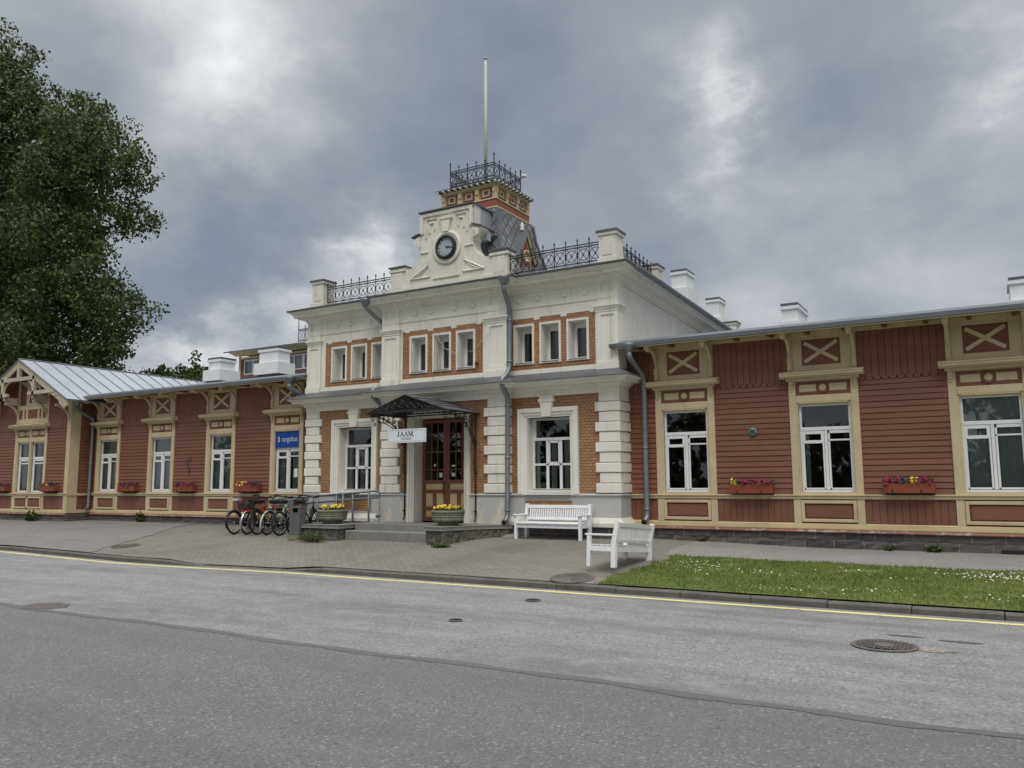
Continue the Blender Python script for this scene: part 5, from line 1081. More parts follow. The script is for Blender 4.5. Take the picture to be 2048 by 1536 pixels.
# open truss carried in front of the gable
yt = -1.36
b = MB(); sl = (5.93-4.42)/2.98
for s in (-1, 1):
    b.prism([(PX, 5.95), (PX+s*2.98, 4.43), (PX+s*2.98, 4.25), (PX+s*2.85, 4.25), (PX, 5.74)], 'y', yt-.03, yt+.03)
    b.prism([(PX+s*2.98, 4.25), (PX+s*2.80, 4.16), (PX+s*2.5, 4.36), (PX+s*2.5, 4.50)], 'y', yt-.025, yt+.025)
    b.box(*sorted((PX+s*.90, PX+s*1.02)), yt-.05, yt+.05, 4.72, 5.40); b.box(*sorted((PX+s*.70, PX+s*2.25)), yt-.05, yt+.05, 4.72, 4.84); b.box(*sorted((PX+s*.62, PX+s*.72)), yt-.04, yt+.04, 4.74, 4.82)
    b.box(*sorted((PX+s*.82, PX+s*.94)), yt, PY, 4.60, 4.72); b.box(*sorted((PX+s*.84, PX+s*.92)), yt+.06, PY, 4.48, 4.6); b.box(*sorted((PX+s*2.25, PX+s*2.45)), yt-.05, yt+.05, 4.60, 4.72)
    pts = [(PX+s*(.90-.42*(1-math.cos(t*PI/2))), 4.80+.44*math.sin(t*PI/2)) for t in [i/8 for i in range(9)]]
    for (a, c), (d, e) in zip(pts, pts[1:]): b.bar((a, yt, c), (d, yt, e), .045)
    b.bar((PX+s*.88, yt, 5.02), (PX+s*.70, yt, 5.2), .03)
    pts = [(yt+.08+.5*(math.cos(t*PI/2))**1.0*0+(.52)*(1-math.sin(t*PI/2))*0+.52*(1-math.cos((1-t)*PI/2)) , lerp(3.9, 4.56, math.sin(t*PI/2))) for t in [i/8 for i in range(9)]]
    for (a, c), (d, e) in zip([(PY-.04-.50*(1-math.cos(t*PI/2)), 3.95+.55*math.sin(t*PI/2)) for t in [i/8 for i in range(9)]], [(PY-.04-.50*(1-math.cos(t*PI/2)), 3.95+.55*math.sin(t*PI/2)) for t in [i/8 for i in range(1, 10)]][:8]): b.bar((PX+s*.88, a, c), (PX+s*.88, d, e), .06)
    for (a, c), (d, e) in zip([(PY-.04-.50*(1-math.cos(t*PI/2)), 3.75+.55*math.sin(t*PI/2)) for t in [i/8 for i in range(9)]], [(PY-.04-.50*(1-math.cos(t*PI/2)), 3.75+.55*math.sin(t*PI/2)) for t in [i/8 for i in range(1, 10)]][:8]): b.bar((PX+s*2.22, a, c), (PX+s*2.22, d, e), .055)
b.box(PX-1.08, PX+1.08, yt-.05, yt+.05, 5.24, 5.36); b.box(PX-.06, PX+.06, yt-.055, yt+.055, 5.30, 5.86)
b.build('gable_truss', 'truss_wood', pv)
b = MB()
for s in (-1, 1):
    e = [(PX, 6.0), (PX+s*3.02, 4.45), (PX+s*3.02, 4.405), (PX, 5.955)]; b.prism(e, 'y', -1.42, 7.0)
b.build('roof', 'roof_light', pv)
b = MB()
for k in range(14):
    yy = -.95+k*.56
    for s in (-1, 1): b.bar((PX+s*.05, yy, 5.985), (PX+s*3.0, yy, 4.475), .022)
b.bar((PX, -1.42, 6.015), (PX, 7, 6.015), .04); b.bar((PX+3.02, -1.42, 4.44), (PX+3.02, 7, 4.44), .03); b.bar((PX+.0, -1.425, 6.0), (PX+3.02, -1.425, 4.44), .03); b.bar((PX+.0, -1.425, 6.0), (PX-3.02, -1.425, 4.44), .03)
b.build('standing_seams', 'slate_metal', pv)
b = MB(); b.add([(PX+s*q, yy, 5.94-.514*q-.0) for s, q, yy in ((1, 0, -1.36), (1, 2.98, -1.36), (1, 2.98, -.7), (1, 0, -.7), (-1, 2.98, -.7), (-1, 2.98, -1.36))], [(0, 1, 2, 3), (0, 3, 4, 5)]); b.build('soffit', 'red_wood', pv)

# low storey that rises behind the left wing
rh = thing('rear_storey', (-20, 8, 5), 'upper storey with glazed strip and grey metal roof rising behind the left wing', 'building')
b = MB(); b.wall(-26.2, XL-.05, 4.6, 6.80, 6.0, 6.2, [(-26.03+k*2.3, -26.03+k*2.3+2.05, 6.08, 6.69) for k in range(4)]); b.box(-26.2, -26.0, 6.2, 11, 4.6, 6.8); b.box(-26.0, XL, 7.4, 7.5, 5.5, 6.8); b.build('wall', 'red_wood', rh)
b = MB(); b.box(-26.22, XL-.05, 5.97, 6.0, 5.35, 5.98); b.build('base_flashing', 'slate_metal', rh)
b = MB(); b.box(-26.24, XL-.05, 5.955, 6.0, 6.72, 6.80); b.box(-26.24, XL-.05, 5.94, 6.0, 6.86, 6.98); b.box(-26.26, -26.16, 5.96, 6.0, 5.98, 6.95)
for k in range(1, 4): b.box(-26.17+k*2.3, -26.10+k*2.3, 5.95, 6.0, 5.98, 6.9)
b.prism([(6.02, 6.88), (5.55, 7.0), (5.55, 7.03), (6.02, 6.99)], 'x', -26.5, XL-.05); b.build('trim', 'yellow_wood', rh)
for k in range(4):
    x0 = -26.03+k*2.3; window(rh, x0, x0+2.05, 6.08, 6.69, 6.03, [(.235, .265, 0, 1), (.47, .53, 0, 1, -.006), (.735, .765, 0, 1)], fr=.05, curtain=('curtain', [(.05, .95, .03, .97)]))
b = MB(); z0, z1 = 7.0, 7.42
b.add([(-26.6, 5.45, z0), (XL, 5.45, z0), (XL, 7.3, z1), (-24.6, 7.3, z1), (-24.6, 11, z1), (-26.6, 11, z0), (XL, 11, z1), (-26.6, 5.45, z0-.05), (XL, 5.45, z0-.05)], [(0, 1, 2, 3), (0, 3, 4, 5), (3, 2, 6, 4), (7, 8, 1, 0)]); b.build('roof', 'roof_metal', rh)
b = MB()
for k in range(14): xx = -26.2+k*.75; b.bar((xx, 5.46, z0+.012), (max(xx, -24.6), 7.3, z1+.012), .02)
b.build('roof_seams', 'roof_light', rh)
railing('railing', (-24.35, 7.35), (-17.0, 7.35), 7.42, .62, 20, rh, r=.016, ends=.42)

# ---------------------------------------------------------------- entrance steps, side walls, ramp
sp_ = thing('entrance_steps', (-11.6, -1.4, .42), 'weathered concrete entrance landing with a lower step in front of the station door', 'steps')
b = MB(); b.prism([(-13.0, YM-.01), (-13.0, -1.80), (-10.5, -1.80), (-9.9, -1.2), (-9.42, YM-.01)], 'z', .2, .738); b.build('landing', 'concrete', sp_); b = MB(); b.cbox(-13.05, -10.60, -2.10, -1.79, .2, .59, .015); b.build('step', 'concrete', sp_)
def low_wall(pts, z0, z1, label, name='stone_side_wall'):
    cx = sum(p[0] for p in pts)/len(pts); cy = sum(p[1] for p in pts)/len(pts); t = thing(name, (cx, cy, zg(cx, cy)), label, 'low wall', 'stone walls beside the entrance steps')
    inn = [(cx+(x-cx)*.94, cy+(y-cy)*.94) for x, y in pts]; b = MB(); n = 14; vs = []; ring = []
    for (a, c) in zip(inn, inn[1:]+inn[:1]):
        for k in range(n): ring.append((lerp(a[0], c[0], k/n), lerp(a[1], c[1], k/n)))
    rows = [z0, z0+.12, z0+.2, z0+.28, z1-.07]
    for z in rows: vs += [(x+random.uniform(-.012, .012), y+random.uniform(-.012, .012), z) for x, y in ring]
    m_ = len(ring); b.add(vs, [(r*m_+i, r*m_+(i+1) % m_, (r+1)*m_+(i+1) % m_, (r+1)*m_+i) for r in range(len(rows)-1) for i in range(m_)]); b.build('rubble_body', 'rubble', t)
    MB().prism(pts, 'z', z1-.075, z1).build('coping', 'concrete', t, bevel=.012); return t
low_wall([(-10.58, -2.36), (-10.12, -2.36), (-9.86, -1.6), (-9.30, -.80), (-10.58, -.80)], .25, .735, 'rubble stone wall with concrete coping right of the entrance steps, carrying a planter')
low_wall([(-14.22, -2.32), (-13.06, -2.32), (-13.06, -1.2), (-14.22, -1.2)], .25, .715, 'rubble stone block with concrete coping left of the steps, overgrown by weeds')
def planter(x, y, z, label):
    t = thing('planter', (x, y, z), label, 'planter', 'concrete planters by the entrance')
    K = .88
    MB().lathe([(a_*K, z_) for a_, z_ in [(.26, 0), (.27, .07), (.25, .08), (.37, .085), (.395, .13), (.40, .165), (.385, .17), (.405, .18), (.41, .215), (.395, .22), (.412, .23), (.415, .265), (.405, .27), (.425, .275), (.425, .335), (.39, .335), (.37, .29), (.0001, .285)]], (x, y, z), 28).build('bowl', 'planter', t)
    MB().lathe([(.33, .292), (.0001, .305)], (x, y, z), 20).build('soil', 'earth', t)
    lf = MB(); pt = MB()
    for i in range(230):
        a, r = random.uniform(0, 2*PI), .32*math.sqrt(random.random()); px, py = x+r*math.cos(a), y+r*math.sin(a); h = z+.30+random.uniform(.0, .09)
        u = Vector((random.gauss(0, 1), random.gauss(0, 1), random.uniform(.1, 1))).normalized()*random.uniform(.025, .05); v = u.cross(Vector((random.gauss(0, 1), random.gauss(0, 1), .5))).normalized()*.016
        p = Vector((px, py, h)); lf.add([p-u, p+v, p+u, p-v], [(0, 1, 2, 3)])
    for i in range(58):
        a, r = random.uniform(0, 2*PI), .31*math.sqrt(random.random()); p = Vector((x+r*math.cos(a), y+r*math.sin(a), z+.36+random.uniform(0, .085))); n = Vector((random.uniform(-.6, .6), random.uniform(-1.4, 0), .7)).normalized(); q = n.cross(Vector((1, 0, .1))).normalized(); w = n.cross(q); R_ = random.uniform(.020, .034)
        for k in range(5): e = q*math.cos(k*1.2566)+w*math.sin(k*1.2566); f = q*math.cos(k*1.2566+.63)+w*math.sin(k*1.2566+.63); g = q*math.cos(k*1.2566-.63)+w*math.sin(k*1.2566-.63); pt.add([p, p+g*R_*.75+n*.006, p+e*R_*1.15+n*.003, p+f*R_*.75+n*.006], [(0, 1, 2, 3)])
        pt.add([p+n*.006+(q*math.cos(k*1.047)+w*math.sin(k*1.047))*.006 for k in range(6)], [(0, 1, 2, 3, 4, 5)])
    lf.build('leaves', 'leaf_dark', t); pt.build('blossoms', 'petal_yellow', t)
planter(-10.47, -1.62, .735, 'round ribbed concrete planter of yellow pansies right of the entrance steps'); planter(-13.80, -1.72, .715, 'round ribbed concrete planter of yellow pansies next to the grey bin')
rp = thing('access_ramp', (-14.7, -.85, .45), 'concrete wheelchair ramp with grey tubular handrails against the station wall', 'ramp')
MB().prism([(-16.9, .2), (-13.0, .2), (-13.0, .735), (-13.3, .735), (-16.9, .47)], 'y', -1.12, YS-.13).build('slab', 'concrete', rp)
for yy, nm in ((-1.04, 'handrail'), (-.72, 'handrail')):
    b = MB(); L0, L1 = (-16.6, -13.0) if yy < -1 else (-16.6, -13.9)
    zr = lambda x: interp(x, [(-17, 1.235), (-13.0, 1.485)])
    def rail(dz): return [(lerp(L0, L1, i/10), yy, zr(lerp(L0, L1, i/10))+dz) for i in range(11)]
    top, low = rail(0), rail(-.16); e = L1
    loop = top+[(e+.05, yy, top[-1][2]-.01), (e+.08, yy, top[-1][2]-.05), (e+.08, yy, low[-1][2]+.05), (e+.05, yy, low[-1][2]+.01)]+low[::-1]+[(L0-.05, yy, low[0][2]+.01), (L0-.07, yy, low[0][2]+.05), (L0-.07, yy, top[0][2]-.05), (L0-.05, yy, top[0][2]-.01)]
    b.tube(loop, .022, 8, closed=True)
    for x in ((-16.0, -14.95, -14.09, -13.25) if yy < -1 else (-16.0, -14.6, -14.05)): b.tube([(x, yy, .45), (x, yy, zr(x)-.01)], .026, 8)
    b.build(nm, 'rail_grey', rp)
# ---------------------------------------------------------------- flower boxes on the walls
def flower_box(label):
    t = thing('flower_box', (0, 0, 0), label, 'flower box', 'flower boxes along the timber walls')
    b = MB(); b.box(-.42, .42, -.11, -.10, 0, .175); b.box(-.42, .42, .10, .11, 0, .175); b.box(-.42, -.405, -.10, .10, 0, .175); b.box(.405, .42, -.10, .10, 0, .175); b.box(-.405, .405, -.10, .10, .0, .02); b.build('trough', 'box_red', t)
    b = MB(); [b.box(q-.012, q+.012, -.115, -.09, -.02, .06) for q in (-.27, .2)]; [b.box(q-.012, q+.012, -.11, .20, -.025, -.005) for q in (-.27, .2)]; b.build('bracket', 'iron', t)
    MB().box(-.40, .40, -.10, .10, .12, .15).build('soil', 'earth', t)
    return t
def petunias(t, seed, mixc):
    rd = random.Random(seed); lf = MB(); P = {k: MB() for k, w in mixc}; off = t.location
    for i in range(170):
        p = Vector((rd.uniform(-.42, .42), rd.uniform(-.12, .12), .15+rd.uniform(0, .11)))+off; u = Vector((rd.gauss(0, 1), rd.gauss(0, 1), rd.gauss(0, .7))).normalized()*.032; v = u.cross(Vector((rd.gauss(0, 1), rd.gauss(0, 1), 1))).normalized()*.016; lf.add([p-u, p+v, p+u, p-v], [(0, 1, 2, 3)])
    segs = []
    x = -.40
    for k, w in mixc: segs.append((k, x, x+w*.80)); x += w*.80
    for k, a, c in segs:
        for i in range(int((c-a)*95)):
            p = Vector((rd.uniform(a, c), rd.uniform(-.15, .09), .19+rd.uniform(-.03, .085)))+off; n = Vector((rd.uniform(-.7, .7), rd.uniform(-1.3, -.1), .6)).normalized(); q = n.cross(Vector((1, 0, .2))).normalized(); w_ = n.cross(q); r = rd.uniform(.020, .035)
            P[k].add([p]+[p+(q*math.cos(j*PI/5)+w_*math.sin(j*PI/5))*r*(1 if j % 2 == 0 else .8)+n*r*.45 for j in range(10)], [(0, 1+j, 1+(j+1) % 10) for j in range(10)])
    lf.build('leaves', 'leaf_dark', t)
    for k, mb in P.items():
        if mb.v: mb.build('blossoms', 'petal_'+k, t)
fbs = [(-4.165, -.13, 1.43, 'stained wooden flower box of pink petunias with one yellow bloom, below the round wall disc', [('yellow', .14), ('pink', .86)]),
    (-1.345, -.13, 1.44, 'stained wooden flower box of pink, purple and yellow petunias, between the two rightmost windows', [('pink', .30), ('purple', .22), ('yellow', .16), ('pink', .32)]),
    (1.45, -.13, 1.44, 'stained wooden flower box of pink petunias at the end of the right wing', [('pink', 1)]),
    (-18.52, -.13, 1.465, 'stained wooden flower box with yellow and magenta petunias left of the blue sign', [('yellow', .35), ('pink', .45), ('purple', .2)]),
    (-21.32, -.13, 1.465, 'stained wooden flower box of dark magenta petunias under the bent iron hook', [('purple', .4), ('pink', .6)]),
    (-24.13, -.13, 1.47, 'stained wooden flower box of dark petunias right of the pavilion downpipe', [('purple', .45), ('pink', .4), ('purple', .15)]),
    (-27.25, -.91, 1.48, 'stained wooden flower box on the pavilion, right of its double window', [('pink', .5), ('yellow', .1), ('purple', .4)]),
    (-30.25, -.91, 1.48, 'stained wooden flower box on the pavilion, left of its double window', [('purple', .6), ('pink', .4)])]
proto = flower_box(fbs[0][3])
for i, (x, y, z, lb, mx_) in enumerate(fbs):
    t = proto if i == 0 else dup(proto); t.location = (x, y, z); t['label'] = lb
boxes_ = [o for o in list(COL.objects) if o.name.startswith('flower_box')]
for i, t in enumerate(sorted(boxes_, key=lambda o: o.name)): petunias(t, i+3, fbs[i][4])

# ---------------------------------------------------------------- benches
def bench(w):
    t = thing('garden_bench', (0, 0, 0), 'x', 'bench', 'white garden benches'); h = w/2; d0, d1 = -.26, .26
    for s in (-1, 1):
        b = MB(); x = s*(h-.035); b.cbox(x-.033, x+.033, d0, d0+.066, 0, .50, .006); b.build('leg', 'white_bench', t, bevel=.006)
        b = MB(); b.prism([(d1-.07, 0), (d1, 0), (d1, .36), (d1+.055, .735), (d1-.005, .745), (d1-.07, .38)], 'x', x-.033, x+.033); b.build('leg', 'white_bench', t, bevel=.006)
        b = MB(); b.box(x-.038, x+.038, d0-.035, d1+.0, .50, .532); b.build('armrest', 'white_bench', t, bevel=.01)
    b = MB()
    for k in range(5): y0 = d0+.012+k*.098; b.box(-h+.07 if k else -h+.07, h-.07, y0, y0+.085, .335, .362)
    b.box(-h-.0+.07, h-.07, d0-.02, d0+.02, .33, .358); b.build('seat', 'white_bench', t, bevel=.006)
    b = MB(); b.box(-h+.06, h-.06, d0+.012, d0+.045, .245, .33); b.box(-h+.06, h-.06, d1-.06, d1-.025, .245, .33)
    for s in (-1, 1): x = s*(h-.035); b.box(x-.018, x+.018, d0+.06, d1-.06, .25, .33)
    b.build('seat_frame', 'white_bench', t, bevel=.004)
    b = MB(); yb = lambda z: d1-.03+(z-.36)*.147
    for z0, z1 in ((.40, .455), (.65, .72)): b.prism([(yb(z0)-.018, z0), (yb(z0)+.02, z0), (yb(z1)+.02, z1), (yb(z1)-.018, z1)], 'x', -h+.065, h-.065)
    n = int((w-.2)/.053)
    for k in range(n): x = -h+.1+(k+.5)*(w-.2)/n; b.prism([(yb(.45)-.006, .45), (yb(.45)+.008, .45), (yb(.655)+.008, .655), (yb(.655)-.006, .655)], 'x', x-.017, x+.017)
    b.build('backrest', 'white_bench', t, bevel=.003); return t
b1 = bench(1.60); b1.location = (-8.18, -1.02, zg(-8.18, -1.22)-.004); b1['label'] = 'white slatted bench facing the street against the stucco wall'
b2 = bench(1.52); b2.location = (-5.60, -3.46, zg(-5.6, -3.46)-.004); b2.rotation_euler = (0, R(0), -PI/2+R(-1)); b2['label'] = 'white slatted bench at the corner of the lawn, seen from its back'
b2.rotation_euler = (R(0), R(-4.6), -PI/2-R(1.5))
# ---------------------------------------------------------------- litter bin
lb = thing('litter_bin', (-14.42, -2.25, zg(-14.42, -2.25)), 'grey litter bin on a mossy concrete foot beside the bicycles', 'litter bin')
x, y, z = lb.location
pl = lambda r, c: [(x-r, y+r), (x-r, y-r+c), (x-r+c, y-r), (x+r-c, y-r), (x+r, y-r+c), (x+r, y+r)]
MB().prism(pl(.225, .1), 'z', z, z+.13).build('foot', 'planter', lb, bevel=.012)
MB().prism(pl(.215, .11), 'z', z+.135, z+.60).build('body', 'bin_grey', lb, bevel=.008)
b = MB(); b.prism(pl(.222, .11), 'z', z+.735, z+.765); b.prism(pl(.219, .11), 'z', z+.60, z+.63)
b.prism([(x-.218, y-.10), (x-.11, y-.214), (x-.095, y-.214), (x-.19, y-.10)], 'z', z+.62, z+.74); b.prism([(x+.218, y-.10), (x+.11, y-.214), (x+.055, y-.214), (x+.055, y-.18), (x+.1, y-.18), (x+.19, y-.10)], 'z', z+.62, z+.74)
b.box(x-.217, x-.19, y-.10, y+.21, z+.62, z+.74); b.box(x+.19, x+.217, y-.10, y+.21, z+.62, z+.74); b.box(x-.19, x+.19, y+.18, y+.21, z+.62, z+.74); b.build('hood', 'bin_grey', lb)
MB().box(x-.19, x+.17, y-.12, y-.1, z+.62, z+.74).build('opening', 'bin_hole', lb); lb.rotation_euler = (0, 0, R(33)); lb.scale = (.80, .80, 1)

# ---------------------------------------------------------------- bicycles
def bicycle(label, frame, saddle='black_plastic', fender=None, basket=None, rear_basket=False, rack=False, city=True, reflect=None, grips='black_plastic'):
    t = thing('bicycle', (0, 0, 0), label, 'bicycle', 'bicycles parked in front of the left wing'); r = .30
    wb = .90; ya, yf = 0.0, wb; k = .87
    for y, nm in ((ya, 'wheel'), (yf, 'wheel')):
        wh = MB(); tor = lambda R_, rr, n, q: [(0, y+R_*math.cos(a*2*PI/n), r+R_*math.sin(a*2*PI/n)) for a in range(n)]
        wh.tube(tor(r-.045, .012, 28, 6), .011, 5, closed=True)
        for a in range(24): c, s_ = math.cos(a*PI/12), math.sin(a*PI/12); pass
        wh.lathe([(.02, -.03), (.02, .03)], (0, y, r), 8, 'x'); o = wh.build(nm, 'chrome', t); sk = MB(); [sk.tube([((-1)**a*.018, y+.02*math.cos(a*PI/10), r+.02*math.sin(a*PI/10)), (0, y+(r-.05)*math.cos(a*PI/10), r+(r-.05)*math.sin(a*PI/10))], .0022, 3, cap=False) for a in range(20)]; sk.build('spokes', 'bike_black', o)
        MB().tube(tor(r-.020, .024, 32, 6), .024, 7, closed=True).build('tyre', 'rubber', o)
        if reflect: MB().box(-.012, .012, y-.06, y-.02, .10, .13).build('reflector', reflect, o)
    bb = (0, .38, .24); st_ = (0, .24, .66 if city else .60); hd0, hd1 = (0, .72, .55), (0, .69, .70); dn = (0, .71, .60)
    b = MB(); q = .020
    b.tube([bb, st_], q, 8)
    if city: b.tube([bb, (0, .52, .36), dn], q*1.1, 8); b.tube([(0, .33, .42), (0, .55, .50), hd1], q*.9, 8)
    else: b.tube([bb, dn], q*1.15, 8); b.tube([(0, .25, .57), hd1], q, 8)
    b.tube([(0, .735, .50), (0, .685, .73)], q*1.3, 8)
    for s in (-1, 1): b.tube([(s*.03, bb[1], bb[2]), (s*.055, ya, r)], .010, 6); b.tube([(s*.02, .25, .60), (s*.055, ya, r)], .008, 6); b.tube([(s*.03, .735, .50), (s*.05, .76, .44), (s*.05, yf, r)], .012, 6)
    b.build('frame', frame, t)
    b = MB(); b.tube([st_, (0, .20, .86 if not city else .78)], .011, 6); b.build('seat_post', 'chrome' if city else 'bike_black', t)
    zs = .86 if not city else .79; sd = MB(); pr = [(-.14, .08), (-.11, .10), (-.03, .09), (.04, .045), (.11, .026), (.15, .02)]
    sd.add([(s*w, .21+u, zs+dz) for dz in (-.01, .055) for u, w in pr for s in (-1, 1)], [(2*i+o_, 2*i+1+o_, 2*i+3+o_, 2*i+2+o_) for i in range(5) for o_ in (0, 12)]+[(2*i, 2*i+2, 2*i+14, 2*i+12) for i in range(5)]+[(2*i+1, 2*i+13, 2*i+15, 2*i+3) for i in range(5)]+[(0, 12, 13, 1), (10, 11, 23, 22)], True); sd.build('saddle', saddle, t, bevel=.012)
    hb = MB()
    if city: hb.tube([(0, .685, .72), (0, .67, .84), (0, .70, .87)], .011, 6); hb.tube([(-.25, .50, .95), (-.23, .60, .96), (-.12, .70, .92), (0, .71, .89), (.12, .70, .92), (.23, .60, .96), (.25, .50, .95)], .015, 6)
    else: hb.tube([(0, .685, .72), (0, .72, .85)], .016, 6); hb.tube([(-.28, .69, .88), (-.1, .72, .86), (.1, .72, .86), (.28, .69, .88)], .015, 6)
    o = hb.build('handlebar', 'bike_black', t)
    g = MB()
    for s in (-1, 1): g.tube([(s*.25, .50, .95), (s*.235, .59, .96)] if city else [(s*.29, .69, .88), (s*.2, .705, .87)], .022, 6)
    g.build('grip', grips, o)
    cr = MB(); cr.lathe([(.085, 0), (.09, .004), (.085, .01), (.0001, .01)], (.035, bb[1], bb[2]), 18, 'x'); cr.bar((.05, bb[1], bb[2]), (.05, bb[1]+.09, bb[2]-.11), .014); cr.bar((-.05, bb[1], bb[2]), (-.05, bb[1]-.09, bb[2]+.11), .014); cr.box(.05, .13, bb[1]+.07, bb[1]+.13, bb[2]-.125, bb[2]-.105); cr.box(-.13, -.05, bb[1]-.13, bb[1]-.07, bb[2]+.105, bb[2]+.125)
    for z_ in (.065, -.065): cr.bar((.04, bb[1], bb[2]+z_), (.04, ya, r+z_*.5), .008)
    cr.build('crankset', 'bike_black', t)
    MB().tube([(-.04, .30, .22), (-.12, .22, .0)], .009, 5).build('kickstand', 'bike_black', t)
    if fender:
        for y, a0, a1 in ((ya, 20, 205), (yf, 40, 190)):
            f = MB(); n = 16; vs = []
            for i in range(n+1):
                a = R(lerp(a0, a1, i/n))
                for (x_, rr) in ((-.028, r+.012), (-.018, r+.026), (.018, r+.026), (.028, r+.012)): vs.append((x_, y+rr*math.cos(a), r+rr*math.sin(a)))
            f.add(vs, [(i*4+j, (i+1)*4+j, (i+1)*4+j+1, i*4+j+1) for i in range(n) for j in range(3)], True)
            for s in (-1, 1): f.bar((s*.05, y, r), (s*.025, y+(r+.015)*math.cos(R(170)), r+(r+.015)*math.sin(R(170))), .004)
            f.build('mudguard', fender, t)
    if rack:
        f = MB()
        for s in (-1, 1): f.tube([(s*.05, .20, .63), (s*.055, -.22, .63)], .006, 5); f.tube([(s*.055, 0, r), (s*.055, -.12, .63)], .005, 5); f.tube([(s*.055, 0, r), (s*.055, .05, .63)], .005, 5)
        for u in (-.22, -.1, .05): f.bar((-.055, u, .63), (.055, u, .63), .007)
        f.build('carrier', 'bike_black', t); MB().box(-.05, .05, -.25, -.225, .60, .64).build('rear_light', 'reflector_red', t)
    def bask(x0, x1, y0, y1, z0, z1, mat):
        f = MB(); tp = .025
        for z in [lerp(z0, z1, i/6) for i in range(7)]:
            e = tp*(1-(z-z0)/(z1-z0)); pts = [(x0+e, y0+e, z), (x1-e, y0+e, z), (x1-e, y1-e, z), (x0+e, y1-e, z)]
            for a, c in zip(pts, pts[1:]+pts[:1]): f.bar(a, c, .006 if z < z1 else .012)
        for i in range(9):
            u = i/8
            for (a, c) in (((lerp(x0, x1, u), y0), (lerp(x0+tp, x1-tp, u), y0+tp)), ((lerp(x0, x1, u), y1), (lerp(x0+tp, x1-tp, u), y1-tp)), ((x0, lerp(y0, y1, u)), (x0+tp, lerp(y0+tp, y1-tp, u))), ((x1, lerp(y0, y1, u)), (x1-tp, lerp(y0+tp, y1-tp, u)))): f.bar((*a, z1), (*c, z0), .006)
            f.bar((lerp(x0+tp, x1-tp, u), y0+tp, z0), (lerp(x0+tp, x1-tp, u), y1-tp, z0), .005)
        f.build('basket', mat, t)
    if basket: bask(-.15, .15, .78, 1.02, .66, .86, basket)
    if rear_basket: bask(-.14, .14, -.25, .07, .64, .80, 'black_plastic')
    return t
bk = [(bicycle('mountain bicycle with a white saddle cover and dark frame, leftmost of the parked bicycles', 'bike_black', 'white_plastic', city=False, reflect='reflector_amber', fender='bike_black'), -16.90, -1.98, 11),
      (bicycle('dark red city bicycle with silver mudguards and black rear basket', 'bike_red', fender='chrome', rack=True, rear_basket=True, reflect='reflector_amber'), -16.48, -1.95, 14),
      (bicycle('dark red bicycle with black mudguards and a grey wire front basket', 'bike_red', fender='bike_black', basket='bike_grey', rack=True), -16.12, -1.92, 9),
      (bicycle('mint green step through bicycle with matching mint mudguards', 'mint', fender='mint', rack=True, basket='bike_grey'), -15.79, -1.92, 12),
      (bicycle('black bicycle with a black front basket, half hidden behind the grey bin', 'bike_black', fender=None, basket='black_plastic', reflect=None), -15.32, -1.94, 8),
      (bicycle('black bicycle ending the row, its front wheel showing right of the grey bin', 'bike_black', fender='bike_black', rack=True), -14.93, -1.85, 6)]
for i, (o, x, y, a) in enumerate(bk): o.location = (x, y, zg(x, y)+.002); o.rotation_euler = (R(1.2), R([-6, 4, -7, 5, -4, 3][i]), R(a))
# galvanised rack the wheels stand in
rk = thing('bicycle_rack', (-15.7, -.95, .44), 'low galvanised bicycle rack under the front wheels of the bicycles', 'bicycle rack'); b = MB()
z = zg(-15.7, -1.1)
for yy, zz in ((-1.30, z+.03), (-1.18, z+.22)): b.tube([(-17.3, yy, zz), (-14.3, yy, zz)], .014, 6)
for k in range(12): x = -17.2+k*.26; b.tube([(x, -1.30, z+.03), (x, -1.24, z+.25), (x, -1.14, z+.25), (x, -1.10, z+.02)], .008, 5)
b.build('rails', 'rail_grey', rk)

# ---------------------------------------------------------------- trees and plants
def leaf_cloud(centres, radii, n_each, size, seed, droop=.5, squash=.75):
    g = np.random.default_rng(seed); C_ = np.repeat(np.array(centres), n_each, 0); Rr = np.repeat(np.array(radii), n_each)[:, None]
    n = len(C_); d = g.normal(size=(n, 3)); d /= np.linalg.norm(d, axis=1)[:, None]; P = C_+d*Rr*(g.random((n, 1))**.45)*np.array([1, 1, squash])
    u = g.normal(size=(n, 3)); u[:, 2] -= droop; u /= np.linalg.norm(u, axis=1)[:, None]; w = np.cross(u, g.normal(size=(n, 3))); w /= np.linalg.norm(w, axis=1)[:, None]
    s = size*g.uniform(.65, 1.3, (n, 1)); a = P-u*s*.5; b_ = P+u*s*.5; m1 = P+w*s*.36-u*s*.08; m2 = P-w*s*.36-u*s*.08
    V = np.stack([a, m1, b_, m2], 1).reshape(-1, 3); F = np.arange(n*4).reshape(-1, 4); return V, F
def mesh_np(name, V, F, mat, parent):
    me = bpy.data.meshes.new(name); me.vertices.add(len(V)); me.vertices.foreach_set('co', (V-np.array(parent.location)).ravel()); k = F.shape[1]
    me.loops.add(F.size); me.loops.foreach_set('vertex_index', F.ravel()); me.polygons.add(len(F)); me.polygons.foreach_set('loop_start', np.arange(0, F.size, k)); me.materials.append(M[mat]); me.update(calc_edges=True); me.validate()
    o = bpy.data.objects.new(name, me); COL.objects.link(o); o.parent = parent; return o
